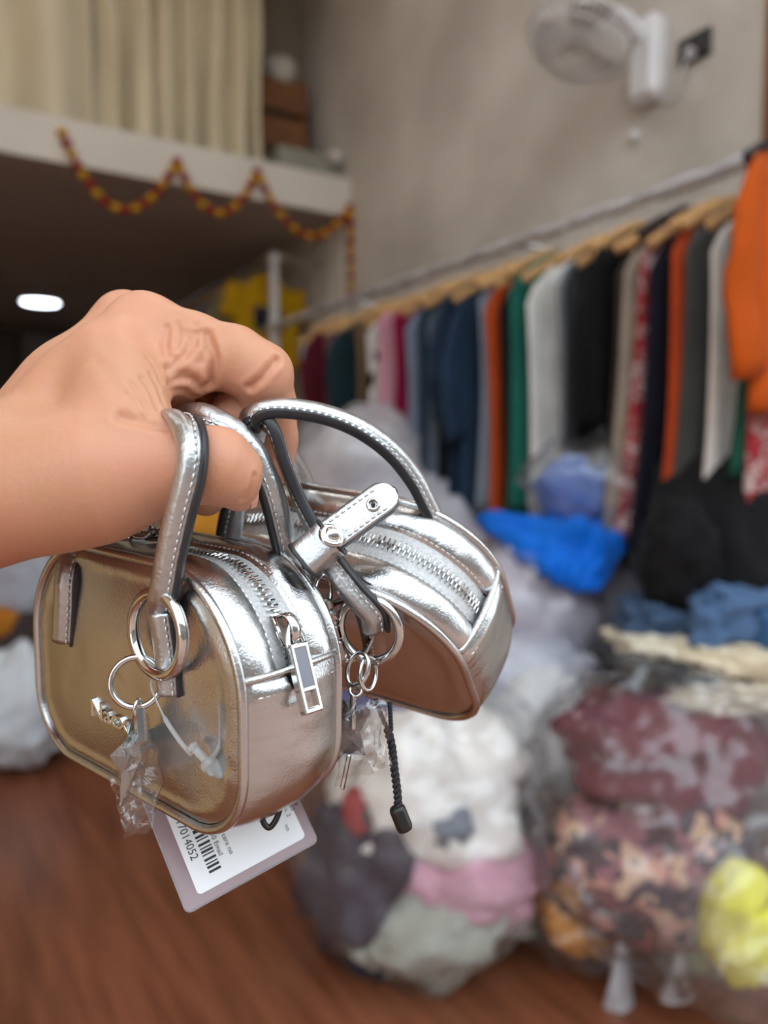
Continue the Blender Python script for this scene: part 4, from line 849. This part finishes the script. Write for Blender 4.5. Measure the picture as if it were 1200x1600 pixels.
# --- chain clasp showing between the bags
cl = wobj('chain_clasp', *map_w(ring(cp(505, 925, .268), (.8, .1, .6), .0040, .0008, up=(.25, 1, 0), e=1.5)), M_CHROME, bagR, label='chrome swivel clasp between the bags')
def orient_box(c0, size, d, n):
    d = nrm(d); n = np.asarray(n, float); n = nrm(n - (n @ d) * d); s = np.cross(d, n); V, Fc = bbox((0, 0, 0), size, .25); return V[:, 0:1] * s + V[:, 1:2] * d + V[:, 2:3] * n + c0, Fc
dch = cp(518, 1010, .272) - cp(497, 925, .272)
for (px, py, sz) in ((510, 945, (.0042, .0040, .0036)), (514, 966, (.0052, .0055, .004)), (521, 990, (.0048, .0062, .0045)), (529, 1018, (.0046, .0078, .0036))):
    wobj('clasp_link', *map_w(orient_box(cp(px, py, .2675), sz, dch, (-.3, 0, 1))), M_CHROME, cl, False)
wobj('clasp_ring', *map_w(ring(cp(541, 985, .2745), (.5, .2, .85), .0105, .0011, up=(.2, 1, 0))), M_CHROME, cl)
# --- buckle tab with keeper on the farther bag's handle
def slab(C, width, thick, nface, n=40, round_end=True):
    P = crom(cpl(C), n); T = nrm(np.gradient(P, axis=0)); Nf = np.tile(nface, (n, 1)); Nf = nrm(Nf - (Nf * T).sum(1, keepdims=True) * T); Sd = np.cross(T, Nf)
    s = np.concatenate([[0], np.cumsum(np.linalg.norm(np.diff(P, axis=0), axis=1))]); hw = np.full(n, width / 2)
    if round_end:
        dd = s[-1] - s; k = dd < width / 2; hw[k] = np.sqrt(np.maximum((width / 2) ** 2 - (width / 2 - dd[k]) ** 2, 1e-8))
    return P, T, Nf, Sd, hw
P, T, Nf, Sd, hw = slab([(478, 868, .2560), (505, 846, .2545), (545, 817, .2545), (588, 786, .256), (617, 766, .2575)], .0108, .003, (-.1, .25, 1), 60)
prof = []
for sgn, tt in ((1, .0), (1, .0013), (.86, .0013), (.45, .0016), (-.45, .0016), (-.86, .0013), (-1, .0013), (-1, 0)): prof.append((sgn, tt))
V = np.array([P[i] + Sd[i] * hw[i] * a_ + Nf[i] * b_ for i in range(len(P)) for a_, b_ in prof])
tabo = wobj('buckle_tab', tw(V), grid_faces(len(P), 8), M_STRAP, bagR, label='stitched silver buckle tab with rounded end')
V = np.array([P[i] + Sd[i] * (hw[i] + .0004) * a_ + Nf[i] * b_ + (T[i] * .0006 if i == len(P) - 1 else 0) for i in range(len(P)) for a_, b_ in ((1, .0009), (-1, .0009), (-1, -.0016), (1, -.0016))])
wobj('edge', tw(V), grid_faces(len(P), 4, False, True) + [(3, 2, 1, 0), tuple(range((len(P) - 1) * 4, len(P) * 4))], M_EDGE, tabo, False, label='black painted tab edge')
g = [stitches(np.array([P[i] + Sd[i] * (hw[i] - .0016) * a_ + Nf[i] * .0016 for i in range(8, 52)]), Nf[8:52], .0024, .0017, .0004) for a_ in (1, -1)]
wobj('stitching', *map_w(join(g)), M_THREAD, tabo, kind='stuff')
ey = cp(583, 788, .2535); wobj('eyelet', *map_w(ring(ey, nrm(Nf[45]), .0018, .0006)), M_CHROME, tabo)
V, Fc = sphere((0, 0, 0), (.0008, .0008, .0004), 12, 8); wobj('eyelet_hole', tw(V + ey), Fc, M_EDGE, tabo)
# keeper: a flattened sleeve round tab and handle
kc = cp(497, 858, .2580); kd = nrm(cp(530, 828, .2585) - cp(468, 880, .2585)); kn = nrm(np.array([-.1, .25, 1]) - (np.array([-.1, .25, 1]) @ kd) * kd); ks = np.cross(kd, kn)
kp = []
for a_ in np.linspace(0, 2 * np.pi, 40, endpoint=False):
    cx, sx = np.cos(a_), np.sin(a_); kp.append((np.sign(cx) * abs(cx) ** .45 * .0066, np.sign(sx) * abs(sx) ** .6 * .0058))
kp = np.array(kp)
rows = [(-.0062, .9), (-.0062, 1.0), (-.005, 1.04), (-.0035, 1.0), (.0035, 1.0), (.005, 1.04), (.0062, 1.0), (.0062, .9)]
V = np.array([kc + kd * u + (ks * p_[0] + kn * p_[1]) * s_ for u, s_ in rows for p_ in kp])
kb = wobj('keeper', tw(V), grid_faces(len(rows), 40, False, True), M_STRAP, bagR, label='silver keeper loop round the strap')
for u in (-.0062, .0062):
    Pk = np.array([kc + kd * u + ks * p_[0] + kn * p_[1] for p_ in kp]); wobj('edge', *map_w(sweep(Pk, np.tile(kd, (40, 1)), circ(.0007, 8), True)), M_EDGE, kb, label='black painted keeper edge')
rv = cp(518, 837, .2500); wobj('rivet', *map_w(join([ring(rv, nrm(kn + kd * .9), .0034, .0011, N=36), (sphere((0, 0, 0), (.0030, .0030, .0018), 20, 12)[0] + rv, sphere((0, 0, 0), (1, 1, 1), 20, 12)[1])])), M_CHROME, kb, label='chrome press stud')
# --- logo on the nearer bag
def text_mesh(txt, size, ext, bev=0.):
    cu = bpy.data.curves.new('lettering', 'FONT'); cu.body = txt; cu.size = size; cu.extrude = ext; cu.bevel_depth = bev; cu.resolution_u = 3; cu.align_x = 'CENTER'; cu.align_y = 'CENTER'
    o = bpy.data.objects.new('lettering', cu); COL.objects.link(o); dg = bpy.context.evaluated_depsgraph_get(); me = bpy.data.meshes.new_from_object(o.evaluated_get(dg))
    V = np.array([v.co[:] for v in me.vertices]); Fc = [tuple(p.vertices) for p in me.polygons]
    bpy.data.objects.remove(o); bpy.data.meshes.remove(me); return V, Fc
pc = onface(BL, 173, 1118, -T_ / 2 - .0032); ex = BL[:3, 0]; ez = BL[:3, 2]
V, Fc = text_mesh('Nacx', .0088, .0009, .0002)
V = pc + V[:, 0:1] * ex * 1.25 + V[:, 1:2] * ez + V[:, 2:3] * nL; wobj('logo_letters', tw(V), Fc, M_CHROME, bagL, False, label='raised chrome script letters')
# ------------------------------------------------------------------ key ring with wrapped star charm on the nearer bag
def star_geo(c0, ax, ay, an, R, r, th, rot=0.):
    pts = [(np.cos(rot + np.pi / 2 + k * np.pi / 5) * (R if k % 2 == 0 else r), np.sin(rot + np.pi / 2 + k * np.pi / 5) * (R if k % 2 == 0 else r)) for k in range(10)]
    V = [c0 + ax * x + ay * y for x, y in pts] + [c0 + an * th, c0 - an * th]
    return np.array(V), [(k, (k + 1) % 10, 10) for k in range(10)] + [((k + 1) % 10, k, 11) for k in range(10)]
def wrap(c0, ax, ay, an, Wd, Hh, Th, seed, n=26, m=22, tails=()):   # crumpled cellophane sleeve, open and torn at the foot
    V = []
    for i in range(n):
        v = i / (n - 1); sw = Wd * (np.sin(np.pi * min(1, v * 1.3 + .06) / 1.25) ** .7 + .12)
        for j in range(m):
            a_ = 2 * np.pi * j / m; p = ax * sw * np.cos(a_) + an * Th * np.sin(a_) * (1 - .5 * v) + ay * Hh * (.5 - v)
            q = p / .006; k = mnoise.fractal(Vector(q * .8 + np.array([seed, 0, 0])), 1, 2, 2); k2 = mnoise.noise(Vector(q * 1.3 + np.array([0, seed, 4])))
            if i == n - 1: p = p - ay * .004 * abs(k2)
            V.append(c0 + p * (1 + .16 * k) + an * .0022 * k2 + ax * .0012 * k)
    return np.array(V), grid_faces(n, m, False, True)
def charm(name, lab, ringc, ringn, rr, capc, capd, starc, dirs, kids):
    r0 = empty(name, matrix=CM @ Matrix.Translation(Vector(ringc)), label=lab, cat='key charm')
    wobj('split_ring', *map_w(ring(ringc, ringn, rr, .00105, N=60)), M_CHROME, r0)
    wobj('split_ring', *map_w(ring(ringc + np.array([.0002, -.0003, -.0012]), ringn, rr, .0007, N=60)), M_CHROME, r0) if kids else None
    return r0
kc1 = cp(213, 1066, .2430)
ch = charm('key_ring', 'chrome split ring with cellophane wrapped star charm hanging from the nearer bag', kc1, (.15, .12, 1), .0078, None, None, None, None, False)
wobj('connector', *map_w(ring(cp(216, 1107, .2425), (1, 0, .3), .0018, .0007, e=1.5)), M_CHROME, ch)
wobj('cap_bar', *map_w(orient_box(cp(219, 1131, .2425), (.0037, .0125, .004), cp(217, 1095, .2425) - cp(222, 1165, .2425), (.4, 0, 1))), M_CHROME, ch, False, label='chrome bail bar')
sc = cp(211, 1182, .244); say = nrm(np.array([.0, 1, 0])); sax = nrm(np.array([.2, 0, -.98])); san = np.cross(sax, say)
wobj('star', *map_w(star_geo(sc, sax, say, san, .0155, .0085, .0022)), M_CHROME, ch, False, label='polished chrome star')
wobj('wrapper', *map_w(wrap(cp(217, 1213, .2435), nrm(np.array([.75, 0, -.6])), nrm(np.array([-.03, 1, 0])), nrm(np.array([.5, 0, .8])), .0062, .0345, .0042, 3)), M_FILM, ch, label='crumpled clear cellophane sleeve')
def scrap(c0, ax, ay, w_, h_, seed, parent):
    n, m = 14, 12; V = []
    for i in range(n):
        for j in range(m):
            u, v = j / (m - 1) - .5, .5 - i / (n - 1); p = np.array(ax) * u * w_ * (.6 + .5 * (v + .5)) + np.array(ay) * v * h_
            k = mnoise.fractal(Vector((u * 3 + seed, v * 4, seed)), 1, 2, 2); V.append(c0 + p + np.array([0, 0, 1]) * .004 * k + np.array([1, 0, 0]) * .0016 * k)
    V = np.array(V); Q = V - np.array([0, 0, .00012]); g = grid_faces(n, m)
    return wobj('wrapper_flap', *map_w((np.concatenate([V, Q]), g + [tuple(k + n * m for k in f[::-1]) for f in g])), M_FILM, parent, label='torn flap of clear cellophane')
scrap(cp(200, 1248, .244), nrm(np.array([1, .2, .2])), nrm(np.array([-.1, 1, .1])), .011, .019, 2.0, ch)
# ------------------------------------------------------------------ small ring and charm on the farther bag
kc2 = cp(566, 1047, .2665)
c2 = empty('key_charm', matrix=CM @ Matrix.Translation(Vector(kc2)), label='chrome links with dark star charm in torn cellophane hanging from the farther bag', cat='key charm')
wobj('link', *map_w(ring(cp(559, 1046, .266), (-.55, .2, .8), .0042, .00085, e=1.4, up=(.35, 1, 0))), M_CHROME, c2)
wobj('link', *map_w(ring(cp(575, 1052, .267), (.75, .1, .6), .0042, .00085, e=1.35, up=(.35, 1, 0))), M_CHROME, c2)
wobj('link', *map_w(ring(cp(556, 1078, .266), (-.2, .4, .9), .0021, .0007)), M_CHROME, c2)
wobj('cap_bar', *map_w(orient_box(cp(551, 1112, .266), (.0018, .0122, .003), (.03, 1, 0), (.3, 0, 1))), M_CHROME, c2, False, label='chrome bail bar')
wobj('star', *map_w(star_geo(cp(535, 1145, .270), nrm(np.array([.8, 0, -.6])), nrm(np.array([.08, 1, 0])), nrm(np.array([.6, 0, .8])), .0150, .0078, .002, .2)), M_CHROMED, c2, False, label='dark polished star')
wobj('pin_bar', *map_w(orient_box(cp(540, 1206, .268), (.0017, .0125, .0017), cp(545, 1180, .268) - cp(534, 1232, .268), (0, 0, 1))), M_CHROME, c2, False)
wobj('wrapper', *map_w(wrap(cp(558, 1152, .2665), nrm(np.array([.9, .1, -.4])), nrm(np.array([.05, 1, 0])), nrm(np.array([.4, 0, .9])), .0085, .028, .005, 9)), M_FILM, c2, label='crumpled clear cellophane sleeve')
scrap(cp(585, 1150, .264), nrm(np.array([1, .3, .1])), nrm(np.array([-.25, 1, .1])), .012, .024, 5.0, c2)
# ------------------------------------------------------------------ nylon tag loop
pin = empty('tag_pin', matrix=CM @ Matrix.Translation(Vector(cp(240, 1080, .2405))), label='clear nylon tagging loop with barbed lock against the nearer bag', cat='tag loop')
P = crom(cpl([(240, 1050, .2425), (236, 1072, .2405), (246, 1098, .2385), (262, 1130, .2370), (285, 1163, .2355), (300, 1180, .2350)]), 50)
wobj('filament', *map_w(tube(P, .00042, 8, scale=np.interp(np.arange(50), [0, 24, 26, 49], [.8, .8, 1.7, 1.7]))), M_NYLON, pin)
P = crom(cpl([(340, 1060, .2330), (343, 1120, .2325), (342, 1165, .2325), (333, 1182, .2335), (325, 1194, .2345)]), 40)
wobj('filament', *map_w(tube(P, .00042, 8, scale=np.interp(np.arange(40), [0, 26, 28, 39], [.8, .8, 1.7, 1.7]))), M_NYLON, pin)
P = np.linspace(cp(297, 1163, .2350), cp(348, 1216, .2335), 30)
wobj('lock', *map_w(tube(P, .0016, 10, scale=np.interp(np.arange(30), [0, 1, 3, 5, 13, 14, 17, 23, 25, 27, 29], [.5, 1.15, 1.15, .8, .8, 1.5, 1.9, 1.3, .9, .9, .3]))), M_NYLON, pin, label='barbed arrow lock')
# ------------------------------------------------------------------ price tag card under the nearer bag
q0, q1, q2 = cp(292, 1428, .262), cp(478, 1275, .290), cp(196, 1182, .285)
tx = nrm(q2 - q0); tyv = q1 - q0; tyv = tyv - (tyv @ tx) * tx; wy = np.linalg.norm(tyv); ty = tyv / wy; hx = np.linalg.norm(q2 - q0); tn = np.cross(tx, ty)
if tn[2] < 0: tn = -tn
card = empty('price_tag', matrix=CM @ Matrix.Translation(Vector(q0)), label='white printed price tag in a mauve vinyl sleeve hanging under the nearer bag', cat='price tag')
def rrect(x0, x1, y0, y1, r, z0, z1):
    pts = []
    for cx, cy, a0 in ((x1 - r, y1 - r, 0), (x0 + r, y1 - r, 90), (x0 + r, y0 + r, 180), (x1 - r, y0 + r, 270)):
        for t in np.radians(np.linspace(a0, a0 + 90, 6)): pts.append((cx + r * np.cos(t), cy + r * np.sin(t)))
    n = len(pts); V = [q0 + tx * a_ + ty * b_ + tn * z for z in (z0, z1) for a_, b_ in pts]
    return np.array(V), [tuple(range(n))[::-1], tuple(range(n, 2 * n))] + [(i, (i + 1) % n, n + (i + 1) % n, n + i) for i in range(n)]
wobj('vinyl_sleeve', *map_w(rrect(0, hx, 0, wy, .002, -.0005, .0002)), M_SLEEVE, card, False)
wobj('vinyl_rim', *map_w(tube(np.concatenate([rrect(0, hx, 0, wy, .002, 0, 0)[0][:24]]), .0004, 6, True)), M_NYLON, card)
X0, Y0, X1, Y1 = .0034, .0055, hx - .003, wy - .0035
cardo = wobj('card', *map_w(rrect(X0, X1, Y0, Y1, .0015, .0002, .0006)), M_CARD, card, False)
def printed(txt, x, y, size, bold=False, sx=1.0):
    V, Fc = text_mesh(txt, size, 0.00002); wd = V[:, 0].max() - V[:, 0].min(); V[:, 0] -= V[:, 0].min()
    Wp = q0 + tx * (x) - 0 * ty; Wp = q0 + np.outer(x - V[:, 0] * sx, tx) + np.outer(y + V[:, 1], ty) + tn * .00072
    wobj('lettering', tw(Wp), Fc, M_INK, cardo, False)
hh = hx
u_ = wy / 186
printed('17014052', .0290, Y0 + 12 * u_, .0040, sx=.95)
for (tx_, x_, y_, sz_) in (('00-833-5350 Email', .0400, 47, .0025), ('Customer care no', .0385, 61, .0025), ('Taxes', .0370, 76, .0025), ('Date (R) / 2026', .0410, 101, .0022), ('cm : (L2.011.Cm', .0400, 115, .0022), ('r : Ladies', .0390, 128, .0022), ('no.', .0200, 146, .0022), ('Pvt. 2', .0270, 155, .0022), ('Limited', .0300, 164, .0022), ('Phone', .0300, 173, .0022)): printed(tx_, x_ - .0095, Y0 + y_ * u_ * .93, sz_)
bars = []; xx = .0305; rb_ = random.Random(4)
while xx > .0085:
    w_ = rb_.choice((.0005, .0005, .0009, .0013)); bars.append((np.array([q0 + tx * (xx - a_) + ty * (Y0 + 22 * u_ + b_) + tn * .00072 for a_, b_ in ((0, 0), (w_, 0), (w_, 16 * u_), (0, 16 * u_))]), [(0, 1, 2, 3)])); xx -= w_ + rb_.choice((.0005, .0007, .0010))
wobj('barcode', *map_w(join(bars)), M_INK, cardo, False, kind='stuff')
# ------------------------------------------------------------------ black cords
cd1 = wobj('hang_loop', *map_w(tube(crom(cpl([(409, 1240, .2550), (409, 1262, .2530), (411, 1283, .2520), (420, 1293, .2520), (430, 1283, .2525), (438, 1262, .2540), (443, 1240, .2560)]), 60), .0010, 10, scale=np.interp(np.arange(60), [0, 18, 20, 59], [1.5, 1.35, 1.0, 1.0]))), M_BPLAST, None, label='black plastic tag string loop below the nearer bag', cat='string')
cord = empty('drawstring', matrix=CM @ Matrix.Translation(Vector(cp(628, 1296, .268))), label='black twisted cord with toggle end hanging below the farther bag', cat='cord')
def twist(A, n, r, turns, ph):
    P = crom(cpl(A), n); T, W_, B_ = frames(P, perp_dirs(P)); a_ = np.linspace(0, turns * 2 * np.pi, n) + ph; return P + (W_ * np.cos(a_)[:, None] + B_ * np.sin(a_)[:, None]) * r
for ph in (0, np.pi): wobj('strand', *map_w(tube(twist([(606, 1140, .269), (612, 1165, .2685), (616, 1200, .268), (621, 1240, .268), (622, 1262, .268)], 160, .00075, 7, ph), .00085, 8)), M_CORD, cord)
for A in ([(587, 1093, .271), (596, 1118, .270), (607, 1142, .269)], [(609, 1098, .271), (610, 1118, .270), (611, 1142, .269)]):
    for ph in (0, np.pi): wobj('strand', *map_w(tube(twist(A, 70, .0004, 4, ph), .0005, 8)), M_CORD, cord)
P = np.linspace(cp(619, 1260, .268), cp(634, 1297, .268), 12); wobj('toggle', *map_w(tube(P, .0029, 16, scale=[.82, .97, 1, 1, 1, 1, 1, 1, 1, 1, .97, .86])), M_BPLAST, cord, label='black plastic toggle')
